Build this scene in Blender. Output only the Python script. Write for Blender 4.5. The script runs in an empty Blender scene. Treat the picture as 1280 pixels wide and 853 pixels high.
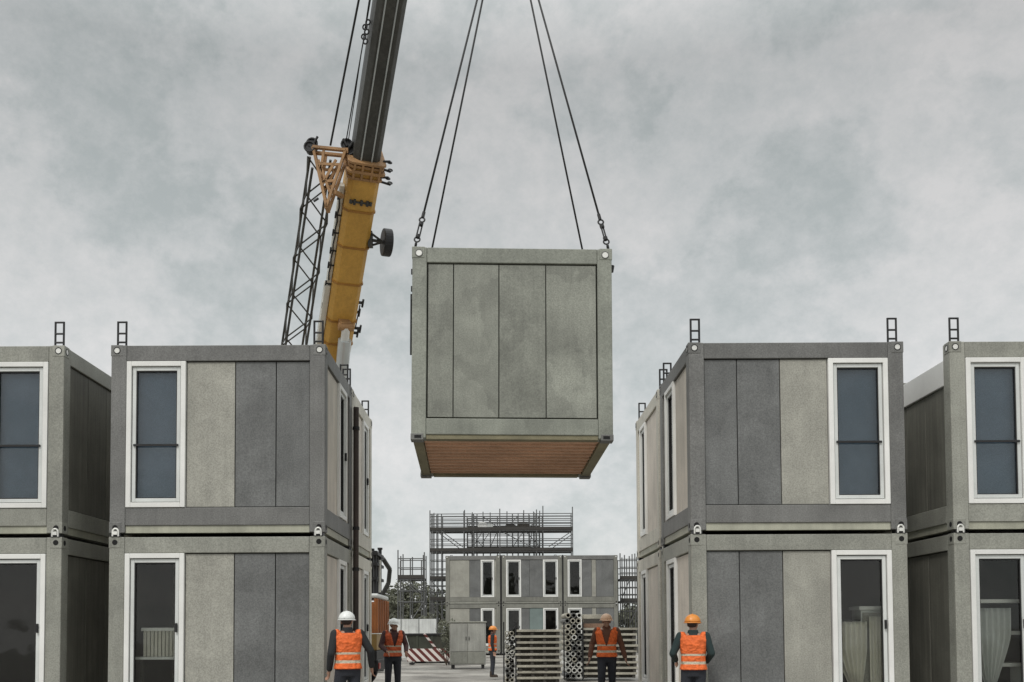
import bpy, bmesh, math, random
from mathutils import Vector, Matrix, noise

# ------------------------------------------------------------------ camera, world, sun, exposure
SC = bpy.context.scene
COL = SC.collection
rnd = random.Random(7)
R = math.radians

PITCH, ROLL, CAMZ = R(2.4), R(0.27), 1.5
LENS = 35.0
FPX = 1280 * LENS / 36.0
VPX, VPY = 624.0, 788.0
SHX = (640 - VPX) / 1280
SHY = (VPY - 426.5 - FPX * math.tan(PITCH)) / 1280
_F = Vector((0, math.cos(PITCH), math.sin(PITCH)))
_U0 = Vector((0, -math.sin(PITCH), math.cos(PITCH)))
_R0 = Vector((1, 0, 0))
_U = _U0 * math.cos(ROLL) + _R0 * math.sin(ROLL)
_R = _R0 * math.cos(ROLL) - _U0 * math.sin(ROLL)
EYE = Vector((0, 0, CAMZ))

cam_d = bpy.data.cameras.new('camera')
cam_d.lens, cam_d.sensor_width, cam_d.sensor_fit = LENS, 36.0, 'HORIZONTAL'
cam_d.shift_x, cam_d.shift_y = SHX, SHY
cam_d.clip_start, cam_d.clip_end = 0.1, 3000
cam = bpy.data.objects.new('camera', cam_d)
COL.objects.link(cam)
m = Matrix.Identity(4)
for i in range(3):
    m[i][0], m[i][1], m[i][2], m[i][3] = _R[i], _U[i], -_F[i], EYE[i]
cam.matrix_world = m
SC.camera = cam


def at(px, py, Y):
    """the real place at distance Y that stands behind a point of the photograph (1280 x 853)"""
    a = (px - 640 + SHX * 1280) / FPX
    b = (426.5 + SHY * 1280 - py) / FPX
    d = _F + _R * a + _U * b
    return EYE + d * (Y / d.y)


SUN_EL, SUN_AZ = 52.0, 205.0          # degrees; azimuth clockwise from +Y (north), so the sun stands behind the camera, to the left
world = bpy.data.worlds.new('World')
SC.world = world
world.use_nodes = True
nt = world.node_tree
nt.nodes.clear()
N, L = nt.nodes.new, nt.links.new
out = N('ShaderNodeOutputWorld'); bg = N('ShaderNodeBackground'); bg.inputs['Strength'].default_value = 0.1
L(bg.outputs[0], out.inputs[0])
sky = N('ShaderNodeTexSky'); sky.sky_type = 'NISHITA'; sky.sun_disc = False
sky.sun_elevation, sky.sun_rotation = R(SUN_EL), R(SUN_AZ)
tc = N('ShaderNodeTexCoord')
mp = N('ShaderNodeMapping'); mp.inputs['Scale'].default_value = (1, 1, 1.25); mp.inputs['Rotation'].default_value = (0.3, 0.2, 0.9)
L(tc.outputs['Generated'], mp.inputs[0])
def nz(scale, detail, rough, dist):
    n_ = N('ShaderNodeTexNoise'); n_.inputs['Scale'].default_value = scale; n_.inputs['Detail'].default_value = detail
    n_.inputs['Roughness'].default_value = rough; n_.inputs['Distortion'].default_value = dist
    L(mp.outputs[0], n_.inputs['Vector']); return n_.outputs['Fac']


def fmath(op, a, b):
    q = N('ShaderNodeMath'); q.operation = op
    for k, v in ((0, a), (1, b)):
        if isinstance(v, (int, float)): q.inputs[k].default_value = v
        else: L(v, q.inputs[k])
    return q.outputs[0]


# broad cloud masses, torn cloud edges, and a fine mottle
soft = nz(2.6, 8, 0.55, 0.1)
torn = N('ShaderNodeMapRange'); torn.interpolation_type = 'SMOOTHSTEP'
L(nz(6.2, 11, 0.58, 0.1), torn.inputs[0]); torn.inputs[1].default_value = 0.45; torn.inputs[2].default_value = 0.54
mott = nz(30, 9, 0.72, 0.0)
cl_ = fmath('ADD', fmath('MULTIPLY', soft, 0.55), fmath('ADD', fmath('MULTIPLY', torn.outputs[0], 0.10), fmath('MULTIPLY', mott, 0.38)))
ramp = N('ShaderNodeValToRGB')
ramp.color_ramp.elements[0].position = 0.36; ramp.color_ramp.elements[0].color = (0.66, 0.71, 0.70, 1)
ramp.color_ramp.elements[1].position = 0.64; ramp.color_ramp.elements[1].color = (1.0, 0.99, 0.975, 1)
e = ramp.color_ramp.elements.new(0.48); e.color = (0.815, 0.842, 0.833, 1)
L(cl_, ramp.inputs[0])
# brightness of an overcast dome: brightest overhead, a pale band over the skyline
sep = N('ShaderNodeSeparateXYZ'); L(tc.outputs['Generated'], sep.inputs[0])
grad = N('ShaderNodeValToRGB')
g = grad.color_ramp
g.elements[0].position = 0.0; g.elements[0].color = (0.93, 0.93, 0.93, 1)
g.elements[1].position = 1.0; g.elements[1].color = (2.0, 2.0, 2.0, 1)
for p, v in ((0.12, 0.90), (0.24, 0.86), (0.36, 0.76), (0.50, 0.64), (0.62, 1.15)):
    e = g.elements.new(p); e.color = (v, v, v, 1)
L(sep.outputs['Z'], grad.inputs[0])
mul = N('ShaderNodeMix'); mul.data_type = 'RGBA'; mul.blend_type = 'MULTIPLY'; mul.inputs[0].default_value = 1
L(ramp.outputs[0], mul.inputs[6]); L(grad.outputs[0], mul.inputs[7])
sc5 = N('ShaderNodeMix'); sc5.data_type = 'RGBA'; sc5.blend_type = 'MULTIPLY'; sc5.inputs[0].default_value = 1
L(mul.outputs[2], sc5.inputs[6]); sc5.inputs[7].default_value = (8.3, 8.3, 8.3, 1)
mx = N('ShaderNodeMix'); mx.data_type = 'RGBA'; mx.inputs[0].default_value = 0.93
L(sky.outputs[0], mx.inputs[6]); L(sc5.outputs[2], mx.inputs[7])
L(mx.outputs[2], bg.inputs['Color'])

sun_d = bpy.data.lights.new('sun', 'SUN'); sun_d.energy = 1.4; sun_d.angle = R(12); sun_d.color = (1.0, 0.965, 0.92)
sun = bpy.data.objects.new('sun', sun_d); COL.objects.link(sun)
sd = Vector((math.sin(R(SUN_AZ)) * math.cos(R(SUN_EL)), math.cos(R(SUN_AZ)) * math.cos(R(SUN_EL)), math.sin(R(SUN_EL))))
sun.rotation_euler = sd.to_track_quat('Z', 'Y').to_euler()

SC.view_settings.view_transform = 'Standard'
SC.view_settings.look = 'None'
SC.view_settings.exposure = 0.12
SC.view_settings.gamma = 1.0
SC.render.engine = 'CYCLES'

# ------------------------------------------------------------------ materials
MATS = {}


def mat(name, col, rough=0.6, metal=0.0, grain=0.12, blotch=0.12, gs=70.0, bs=1.3, streak=0.0, bump=0.15, stain=0.0):
    """paint / metal / wood with fine grain, broad uneven wear and optional rain streaks, all in object space"""
    if name in MATS:
        return MATS[name]
    mt = bpy.data.materials.new(name); mt.use_nodes = True
    t = mt.node_tree; nd, lk = t.nodes.new, t.links.new
    b = t.nodes['Principled BSDF']
    b.inputs['Roughness'].default_value = rough; b.inputs['Metallic'].default_value = metal
    co = nd('ShaderNodeTexCoord'); oi = nd('ShaderNodeObjectInfo')
    off = nd('ShaderNodeVectorMath'); off.operation = 'MULTIPLY_ADD'
    lk(oi.outputs['Random'], off.inputs[0]); off.inputs[1].default_value = (37, 51, 23); lk(co.outputs['Object'], off.inputs[2])
    fine = nd('ShaderNodeTexNoise'); fine.inputs['Scale'].default_value = gs; fine.inputs['Detail'].default_value = 3; fine.inputs['Roughness'].default_value = 0.7
    big = nd('ShaderNodeTexNoise'); big.inputs['Scale'].default_value = bs; big.inputs['Detail'].default_value = 7; big.inputs['Roughness'].default_value = 0.6; big.inputs['Distortion'].default_value = 0.4
    lk(off.outputs[0], fine.inputs['Vector']); lk(off.outputs[0], big.inputs['Vector'])

    def rng(sock, amp, lo=0.3, hi=0.7):
        r = nd('ShaderNodeMapRange'); r.inputs[1].default_value = lo; r.inputs[2].default_value = hi
        r.inputs[3].default_value = 1 - amp; r.inputs[4].default_value = 1 + amp
        lk(sock, r.inputs[0]); return r.outputs[0]
    cur = nd('ShaderNodeMath'); cur.operation = 'MULTIPLY'
    lk(rng(fine.outputs['Fac'], grain), cur.inputs[0]); lk(rng(big.outputs['Fac'], blotch), cur.inputs[1])
    cur = cur.outputs[0]
    tone = nd('ShaderNodeMapRange'); tone.inputs[3].default_value = 0.93; tone.inputs[4].default_value = 1.07; lk(oi.outputs['Random'], tone.inputs[0])
    tm_ = nd('ShaderNodeMath'); tm_.operation = 'MULTIPLY'; lk(cur, tm_.inputs[0]); lk(tone.outputs[0], tm_.inputs[1]); cur = tm_.outputs[0]
    if streak:
        mpn = nd('ShaderNodeMapping'); mpn.inputs['Scale'].default_value = (11, 11, 0.55)
        lk(off.outputs[0], mpn.inputs[0])
        s = nd('ShaderNodeTexNoise'); s.inputs['Scale'].default_value = 1; s.inputs['Detail'].default_value = 5; s.inputs['Roughness'].default_value = 0.65
        lk(mpn.outputs[0], s.inputs['Vector'])
        m2 = nd('ShaderNodeMath'); m2.operation = 'MULTIPLY'; lk(cur, m2.inputs[0]); lk(rng(s.outputs['Fac'], streak), m2.inputs[1]); cur = m2.outputs[0]
    if stain:      # old water marks with an edge of their own
        wn = nd('ShaderNodeTexNoise'); wn.inputs['Scale'].default_value = 0.9; wn.inputs['Detail'].default_value = 5; wn.inputs['Roughness'].default_value = 0.5
        lk(off.outputs[0], wn.inputs['Vector'])
        ed = nd('ShaderNodeMapRange'); ed.interpolation_type = 'SMOOTHSTEP'; ed.inputs[1].default_value = 0.535; ed.inputs[2].default_value = 0.552
        ed.inputs[3].default_value = 1.0; ed.inputs[4].default_value = 1 - stain; lk(wn.outputs['Fac'], ed.inputs[0])
        m3 = nd('ShaderNodeMath'); m3.operation = 'MULTIPLY'; lk(cur, m3.inputs[0]); lk(ed.outputs[0], m3.inputs[1]); cur = m3.outputs[0]
    vm = nd('ShaderNodeVectorMath'); vm.operation = 'SCALE'; vm.inputs[0].default_value = col[:3]; lk(cur, vm.inputs['Scale'])
    lk(vm.outputs[0], b.inputs['Base Color'])
    if bump:
        bp = nd('ShaderNodeBump'); bp.inputs['Strength'].default_value = bump; bp.inputs['Distance'].default_value = 0.01
        lk(fine.outputs['Fac'], bp.inputs['Height']); lk(bp.outputs[0], b.inputs['Normal'])
    MATS[name] = mt
    return mt


def glass_mat(name, tint, refl):
    mt = bpy.data.materials.new(name); mt.use_nodes = True
    t = mt.node_tree; t.nodes.clear(); nd, lk = t.nodes.new, t.links.new
    o = nd('ShaderNodeOutputMaterial'); mxs = nd('ShaderNodeMixShader')
    tr = nd('ShaderNodeBsdfTransparent'); tr.inputs[0].default_value = (*tint, 1)
    gl = nd('ShaderNodeBsdfGlossy'); gl.inputs['Roughness'].default_value = 0.03
    lw = nd('ShaderNodeLayerWeight'); lw.inputs['Blend'].default_value = 0.25
    ad = nd('ShaderNodeMath'); ad.operation = 'ADD'; ad.use_clamp = True; ad.inputs[1].default_value = refl
    lk(lw.outputs['Fresnel'], ad.inputs[0]); lk(ad.outputs[0], mxs.inputs[0]); lk(tr.outputs[0], mxs.inputs[1]); lk(gl.outputs[0], mxs.inputs[2])
    nz = nd('ShaderNodeTexNoise'); nz.inputs['Scale'].default_value = 1.1; bp = nd('ShaderNodeBump'); bp.inputs['Strength'].default_value = 0.06; bp.inputs['Distance'].default_value = 0.2
    cc = nd('ShaderNodeTexCoord'); lk(cc.outputs['Object'], nz.inputs['Vector']); lk(nz.outputs['Fac'], bp.inputs['Height']); lk(bp.outputs[0], gl.inputs['Normal'])
    lk(mxs.outputs[0], o.inputs[0])
    MATS[name] = mt
    return mt


FR_DARK = mat('frame_paint_dark', (0.165, 0.165, 0.158), 0.55, gs=48, grain=0.30, blotch=0.20, streak=0.08, stain=0.07)
FR_LITE = mat('frame_paint_light', (0.285, 0.287, 0.25), 0.55, gs=48, grain=0.26, blotch=0.18, streak=0.08, stain=0.07)
FR_GREEN = mat('frame_paint_green', (0.25, 0.262, 0.222), 0.55, gs=48, grain=0.24, blotch=0.22, streak=0.07, stain=0.12)
P_LITE = mat('panel_light', (0.335, 0.33, 0.288), 0.65, gs=48, grain=0.28, blotch=0.17, streak=0.07, stain=0.07)
P_DARK = mat('panel_dark', (0.148, 0.152, 0.149), 0.6, gs=48, grain=0.30, blotch=0.22, streak=0.07, stain=0.10)
P_GREEN = mat('panel_green', (0.232, 0.24, 0.205), 0.62, gs=48, grain=0.26, blotch=0.28, streak=0.08, stain=0.16)
P_GREEN2 = mat('panel_green_deep', (0.195, 0.202, 0.172), 0.62, gs=48, grain=0.26, blotch=0.28, streak=0.08, stain=0.16)
FR_CREAM = mat('frame_paint_cream', (0.56, 0.54, 0.47), 0.6, gs=48, grain=0.2, blotch=0.15, streak=0.12)
P_CREAM = mat('panel_cream', (0.66, 0.605, 0.53), 0.62, grain=0.16, blotch=0.14, streak=0.14)
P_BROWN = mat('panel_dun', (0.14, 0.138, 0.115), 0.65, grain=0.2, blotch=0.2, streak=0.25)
P_TEAL = mat('panel_teal', (0.17, 0.215, 0.205), 0.6, grain=0.15, blotch=0.15)
BASE_STRIP = mat('base_rail_paint', (0.40, 0.40, 0.32), 0.55, grain=0.15, blotch=0.25, streak=0.1)
LINING = mat('inner_lining', (0.12, 0.12, 0.105), 0.8, grain=0.1)
INNER_FLOOR = mat('inner_floor', (0.16, 0.13, 0.10), 0.7)
W_WHITE = mat('window_white', (0.80, 0.80, 0.77), 0.4, grain=0.05, blotch=0.08, bump=0.03)
W_SASH = mat('window_sash', (0.66, 0.68, 0.66), 0.4, grain=0.06, blotch=0.10, bump=0.03)
GASKET_GAP_BLACK = mat('gasket_and_gap_black', (0.02, 0.02, 0.02), 0.7, grain=0.1)
BLACK_STEEL = mat('black_steel', (0.022, 0.022, 0.023), 0.5, 0.2, grain=0.2)
HOLE = mat('casting_hole', (0.01, 0.01, 0.01), 0.9)
ZINC = mat('zinc', (0.78, 0.78, 0.74), 0.45, 0.15, grain=0.1)
CAST = mat('casting_steel', (0.16, 0.16, 0.15), 0.6, 0.2, grain=0.3, blotch=0.3)
BLIND = mat('blind_cloth', (0.43, 0.50, 0.575), 0.8, grain=0.15, blotch=0.15)
GLASS = glass_mat('window_glass', (0.93, 0.94, 0.92), 0.012)
GLASS_UP = glass_mat('window_glass_reflecting', (0.74, 0.78, 0.80), 0.045)
PLY = mat('plywood_floor', (0.56, 0.345, 0.225), 0.75, grain=0.25, blotch=0.22, gs=45)
CURTAIN = mat('curtain_cloth', (0.72, 0.70, 0.62), 0.85, grain=0.1)
C_YEL = mat('crane_yellow', (0.56, 0.315, 0.062), 0.45, grain=0.16, blotch=0.12, streak=0.10)
C_DARK = mat('boom_dark', (0.050, 0.050, 0.044), 0.5, grain=0.3, blotch=0.3, streak=0.25)
C_BROWN = mat('bracket_rust', (0.33, 0.185, 0.08), 0.65, grain=0.35, blotch=0.35)
C_GREY = mat('cylinder_grey', (0.50, 0.53, 0.53), 0.3, 0.3, grain=0.08)
C_PALE = mat('cable_tray', (0.68, 0.67, 0.60), 0.5, grain=0.2, blotch=0.2)
ROPE = mat('wire_rope', (0.028, 0.028, 0.028), 0.6, 0.3, grain=0.2)
TYRE = mat('tyre', (0.018, 0.018, 0.018), 0.85)
ORANGE_P = mat('lorry_orange', (0.34, 0.125, 0.04), 0.5, grain=0.3, blotch=0.3)
YEL_P = mat('lorry_ochre', (0.33, 0.21, 0.07), 0.5, grain=0.2, blotch=0.3)
GALV = mat('galvanised_tube', (0.13, 0.133, 0.132), 0.5, 0.4, grain=0.2)
DECKM = mat('scaffold_board', (0.05, 0.047, 0.042), 0.8, grain=0.3)
TIMBER = mat('timber', (0.40, 0.38, 0.315), 0.8, grain=0.22, blotch=0.3, gs=30)
TIMBER2 = mat('timber_dark', (0.06, 0.054, 0.045), 0.8, grain=0.3, blotch=0.3, gs=30)
TIMBER3 = mat('timber_brown', (0.24, 0.15, 0.10), 0.8, grain=0.3, blotch=0.3, gs=30)
PIPE = mat('pipe_steel', (0.62, 0.62, 0.58), 0.5, 0.2, grain=0.2)
SKIP = mat('skip_paint', (0.045, 0.05, 0.036), 0.6, grain=0.3, blotch=0.4)
CAB = mat('cabinet_grey', (0.33, 0.33, 0.30), 0.6, grain=0.25, blotch=0.2, streak=0.15)
HOARD = mat('hoarding_white', (0.62, 0.64, 0.62), 0.6, grain=0.15, blotch=0.2, streak=0.2)
SKIN = mat('skin', (0.40, 0.23, 0.16), 0.55, grain=0.05)
HAIR = mat('hair', (0.03, 0.022, 0.018), 0.7)
CLOTH_DK = mat('cloth_black', (0.022, 0.024, 0.026), 0.9, grain=0.2)
CLOTH_GN = mat('cloth_green', (0.018, 0.034, 0.034), 0.9, grain=0.2)
CLOTH_BR = mat('cloth_maroon', (0.075, 0.038, 0.038), 0.9, grain=0.2)
CLOTH_TAN = mat('cloth_tan', (0.13, 0.058, 0.036), 0.9, grain=0.25)
TROUSER = mat('trousers', (0.03, 0.033, 0.042), 0.9, grain=0.2)
BOOT = mat('boots', (0.05, 0.035, 0.025), 0.7)
HELM_W = mat('helmet_white', (0.80, 0.82, 0.80), 0.3, grain=0.03, blotch=0.05, bump=0)
HELM_O = mat('helmet_orange', (0.72, 0.27, 0.05), 0.35, grain=0.03, blotch=0.05, bump=0)
HELM_P = mat('helmet_peach', (0.75, 0.50, 0.34), 0.35, grain=0.03, blotch=0.05, bump=0)
BARK = mat('bark', (0.07, 0.055, 0.04), 0.9, grain=0.3)
LEAF_A = mat('leaf_dull', (0.11, 0.122, 0.078), 0.7, grain=0.2, blotch=0.35, bs=0.9, bump=0)
LEAF_B = mat('leaf_grey', (0.145, 0.152, 0.11), 0.7, grain=0.2, blotch=0.35, bs=0.9, bump=0)


def vest_mat(name, col):
    mt = bpy.data.materials.new(name); mt.use_nodes = True
    t = mt.node_tree; nd, lk = t.nodes.new, t.links.new
    b = t.nodes['Principled BSDF']; b.inputs['Roughness'].default_value = 0.75
    co = nd('ShaderNodeTexCoord'); sp = nd('ShaderNodeSeparateXYZ'); lk(co.outputs['Object'], sp.inputs[0])
    nz = nd('ShaderNodeTexNoise'); nz.inputs['Scale'].default_value = 14; nz.inputs['Detail'].default_value = 4; lk(co.outputs['Object'], nz.inputs['Vector'])
    bands = None

    def band(sock, c, w):
        s = nd('ShaderNodeMath'); s.operation = 'SUBTRACT'; lk(sock, s.inputs[0]); s.inputs[1].default_value = c
        a = nd('ShaderNodeMath'); a.operation = 'ABSOLUTE'; lk(s.outputs[0], a.inputs[0])
        l = nd('ShaderNodeMath'); l.operation = 'LESS_THAN'; lk(a.outputs[0], l.inputs[0]); l.inputs[1].default_value = w
        return l.outputs[0]
    ax = nd('ShaderNodeMath'); ax.operation = 'ABSOLUTE'; lk(sp.outputs['X'], ax.inputs[0])
    bs = [band(sp.outputs['Z'], 1.04, 0.022), band(sp.outputs['Z'], 1.165, 0.016)]
    cur = bs[0]
    for s in bs[1:]:
        mx_ = nd('ShaderNodeMath'); mx_.operation = 'MAXIMUM'; lk(cur, mx_.inputs[0]); lk(s, mx_.inputs[1]); cur = mx_.outputs[0]
    mixc = nd('ShaderNodeMix'); mixc.data_type = 'RGBA'; lk(cur, mixc.inputs[0]); mixc.inputs[7].default_value = (0.56, 0.50, 0.38, 1)
    rg = nd('ShaderNodeMapRange'); rg.inputs[1].default_value = .3; rg.inputs[2].default_value = .7; rg.inputs[3].default_value = 0.78; rg.inputs[4].default_value = 1.10; lk(nz.outputs['Fac'], rg.inputs[0])
    sc_ = nd('ShaderNodeVectorMath'); sc_.operation = 'SCALE'; sc_.inputs[0].default_value = col; lk(rg.outputs[0], sc_.inputs['Scale'])
    lk(sc_.outputs[0], mixc.inputs[6]); lk(mixc.outputs[2], b.inputs['Base Color'])
    bp = nd('ShaderNodeBump'); bp.inputs['Strength'].default_value = 0.9; bp.inputs['Distance'].default_value = 0.06; lk(nz.outputs['Fac'], bp.inputs['Height']); lk(bp.outputs[0], b.inputs['Normal'])
    return mt


VEST = vest_mat('vest_orange', (0.86, 0.165, 0.035))
VEST2 = vest_mat('vest_red_orange', (0.62, 0.12, 0.04))


def stripe_mat():
    mt = bpy.data.materials.new('hazard_stripes'); mt.use_nodes = True
    t = mt.node_tree; nd, lk = t.nodes.new, t.links.new
    b = t.nodes['Principled BSDF']; b.inputs['Roughness'].default_value = 0.5
    co = nd('ShaderNodeTexCoord'); sp = nd('ShaderNodeSeparateXYZ'); lk(co.outputs['Object'], sp.inputs[0])
    a = nd('ShaderNodeMath'); a.operation = 'ADD'; lk(sp.outputs['X'], a.inputs[0]); lk(sp.outputs['Z'], a.inputs[1])
    d = nd('ShaderNodeMath'); d.operation = 'DIVIDE'; lk(a.outputs[0], d.inputs[0]); d.inputs[1].default_value = 0.36
    f = nd('ShaderNodeMath'); f.operation = 'FRACT'; lk(d.outputs[0], f.inputs[0])
    g_ = nd('ShaderNodeMath'); g_.operation = 'GREATER_THAN'; lk(f.outputs[0], g_.inputs[0]); g_.inputs[1].default_value = 0.5
    mixc = nd('ShaderNodeMix'); mixc.data_type = 'RGBA'; lk(g_.outputs[0], mixc.inputs[0])
    mixc.inputs[6].default_value = (0.13, 0.03, 0.025, 1); mixc.inputs[7].default_value = (0.75, 0.70, 0.66, 1)
    lk(mixc.outputs[2], b.inputs['Base Color'])
    return mt


STRIPES = stripe_mat()


def ground_mat():
    mt = bpy.data.materials.new('site_ground'); mt.use_nodes = True
    t = mt.node_tree; nd, lk = t.nodes.new, t.links.new
    b = t.nodes['Principled BSDF']
    co = nd('ShaderNodeTexCoord')
    a = nd('ShaderNodeTexNoise'); a.inputs['Scale'].default_value = 0.35; a.inputs['Detail'].default_value = 8; a.inputs['Roughness'].default_value = 0.65
    c = nd('ShaderNodeTexNoise'); c.inputs['Scale'].default_value = 9; c.inputs['Detail'].default_value = 6; c.inputs['Roughness'].default_value = 0.7
    lk(co.outputs['Object'], a.inputs['Vector']); lk(co.outputs['Object'], c.inputs['Vector'])
    r = nd('ShaderNodeValToRGB')
    r.color_ramp.elements[0].position = 0.35; r.color_ramp.elements[0].color = (0.115, 0.103, 0.088, 1)
    r.color_ramp.elements[1].position = 0.62; r.color_ramp.elements[1].color = (0.40, 0.385, 0.35, 1)
    lk(a.outputs['Fac'], r.inputs[0])
    rg = nd('ShaderNodeMapRange'); rg.inputs[3].default_value = 0.65; rg.inputs[4].default_value = 1.3; lk(c.outputs['Fac'], rg.inputs[0])
    s = nd('ShaderNodeVectorMath'); s.operation = 'SCALE'; lk(r.outputs[0], s.inputs[0]); lk(rg.outputs[0], s.inputs['Scale'])
    lk(s.outputs[0], b.inputs['Base Color'])
    rr = nd('ShaderNodeMapRange'); rr.inputs[1].default_value = 0.35; rr.inputs[2].default_value = 0.55; rr.inputs[3].default_value = 0.45; rr.inputs[4].default_value = 0.9
    lk(a.outputs['Fac'], rr.inputs[0]); lk(rr.outputs[0], b.inputs['Roughness'])
    bp = nd('ShaderNodeBump'); bp.inputs['Strength'].default_value = 0.6; bp.inputs['Distance'].default_value = 0.05; lk(c.outputs['Fac'], bp.inputs['Height']); lk(bp.outputs[0], b.inputs['Normal'])
    return mt


# ------------------------------------------------------------------ helpers
class MB:
    """collects shapes; build() links them as ONE mesh object"""
    def __init__(self, T=None):
        self.v, self.f, self.T = [], [], T or (lambda a, b, c: (a, b, c))

    def add(self, vs, fs):
        o = len(self.v); self.v += [tuple(x) for x in vs]; self.f += [tuple(i + o for i in f) for f in fs]

    def box(self, x0, x1, y0, y1, z0, z1):
        T = self.T
        vs = [T(x, y, z) for z in (z0, z1) for y in (y0, y1) for x in (x0, x1)]
        self.add(vs, [(0, 2, 3, 1), (4, 5, 7, 6), (0, 1, 5, 4), (1, 3, 7, 5), (3, 2, 6, 7), (2, 0, 4, 6)]); return self

    def tube(self, p, q, r, n=8, r2=None, cap=True):
        p, q = Vector(p), Vector(q); r2 = r if r2 is None else r2
        d = (q - p).normalized(); a = d.orthogonal().normalized(); b = d.cross(a)
        vs = []
        for c, rr in ((p, r), (q, r2)):
            for i in range(n):
                t = 2 * math.pi * i / n; vs.append(self.T(*(c + a * math.cos(t) * rr + b * math.sin(t) * rr)))
        fs = [(i, (i + 1) % n, n + (i + 1) % n, n + i) for i in range(n)]
        if cap: fs += [tuple(range(n))[::-1], tuple(range(n, 2 * n))]
        self.add(vs, fs); return self

    def poly(self, pts, r, n=8):
        for a, b in zip(pts, pts[1:]): self.tube(a, b, r, n)
        return self

    def beam(self, p, q, w, h, side=(1, 0, 0), w2=None, h2=None, ch=0.0):
        """box section beam, w along the side direction, chamfered corners"""
        p, q = Vector(p), Vector(q); d = (q - p).normalized()
        s = Vector(side); s = (s - d * s.dot(d)).normalized(); u = d.cross(s)
        vs = []
        for c, ww, hh in ((p, w, h), (q, w2 or w, h2 or h)):
            a, b = ww / 2, hh / 2; k = ch
            pr = [(-a + k, -b), (a - k, -b), (a, -b + k), (a, b - k), (a - k, b), (-a + k, b), (-a, b - k), (-a, -b + k)] if k else [(-a, -b), (a, -b), (a, b), (-a, b)]
            for x, y in pr: vs.append(c + s * x + u * y)
        n = len(vs) // 2
        self.add(vs, [(i, (i + 1) % n, n + (i + 1) % n, n + i) for i in range(n)] + [tuple(range(n))[::-1], tuple(range(n, 2 * n))]); return self

    def ring(self, c, axis, R_, r, n=14, k=6):
        c, ax = Vector(c), Vector(axis).normalized(); a = ax.orthogonal().normalized(); b = ax.cross(a); vs = []
        for i in range(n):
            t = 2 * math.pi * i / n; d = a * math.cos(t) + b * math.sin(t)
            for j in range(k):
                s = 2 * math.pi * j / k; vs.append(c + d * (R_ + r * math.cos(s)) + ax * r * math.sin(s))
        self.add(vs, [(i * k + j, ((i + 1) % n) * k + j, ((i + 1) % n) * k + (j + 1) % k, i * k + (j + 1) % k) for i in range(n) for j in range(k)]); return self

    def build(self, name, mt, parent=None, bevel=0.0, smooth=False):
        me = bpy.data.meshes.new(name)
        me.from_pydata(self.v, [], self.f)
        bm = bmesh.new(); bm.from_mesh(me); bmesh.ops.recalc_face_normals(bm, faces=bm.faces[:]); bm.to_mesh(me); bm.free()
        if smooth:
            for p in me.polygons: p.use_smooth = True
        me.materials.append(mt)
        o = bpy.data.objects.new(name, me); COL.objects.link(o)
        if parent is not None: o.parent = parent
        if bevel:
            md = o.modifiers.new('edge', 'BEVEL'); md.width = bevel; md.segments = 2; md.limit_method = 'ANGLE'
        return o


def thing(name, label, cat, loc=(0, 0, 0), rz=0.0, group=None):
    o = bpy.data.objects.new(name, None); COL.objects.link(o)
    o.empty_display_size = 0.2; o.location = loc; o.rotation_euler = (0, 0, rz)
    return tag(o, label, cat, group)


def tag(o, label, cat, group=None):
    o['label'] = label; o['category'] = cat
    if group: o['group'] = group
    return o


def children(o):
    return [c for c in bpy.data.objects if c.parent == o]


def dup(o, parent=None, first=True, **kw):
    c = o.copy(); COL.objects.link(c)
    if parent is not None: c.parent = parent
    for ch in children(o):
        dup(ch, c, False)
    if first:
        for k, v in kw.items():
            if k == 'loc': c.location = v
            elif k == 'rz': c.rotation_euler = (0, 0, v)
            else: c[k] = v
    return c


# ------------------------------------------------------------------ ground
gm = MB()
n = 40
xs = [-1200, -400, -150, -80] + [-60 + 5 * i for i in range(25)] + [80, 150, 400, 1200]
ys = [-300, -60, -20] + [0 + 4 * i for i in range(26)] + [140, 250, 600, 2000]
vs = []
for y in ys:
    for x in xs:
        z = -0.05 + 0.09 * noise.noise(Vector((x * .11, y * .11, 3.3))) if abs(x) < 60 and 24 < y < 100 else -0.03
        vs.append((x, y, min(z, -0.004)))
w_ = len(xs)
gm.add(vs, [(j * w_ + i, j * w_ + i + 1, (j + 1) * w_ + i + 1, (j + 1) * w_ + i) for j in range(len(ys) - 1) for i in range(w_ - 1)])
ground = gm.build('ground', ground_mat(), smooth=True); ground['kind'] = 'structure'
ground['label'] = 'pale trodden earth of the building site'

# ------------------------------------------------------------------ modular cabins
PW, BZ, RB, RT = 0.24, 0.11, 0.39, 0.25     # post width, base strip, top of bottom rail, top rail height
H = 2.94


def wall_T(face, w, d):
    """(u along the wall seen from outside, n outward, z) -> cabin coordinates"""
    return {'front': lambda u, n, z: (-w / 2 + u, -d / 2 - n, z), 'back': lambda u, n, z: (w / 2 - u, d / 2 + n, z),
            'right': lambda u, n, z: (w / 2 + n, -d / 2 + u, z), 'left': lambda u, n, z: (-w / 2 - n, d / 2 - u, z)}[face]


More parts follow.
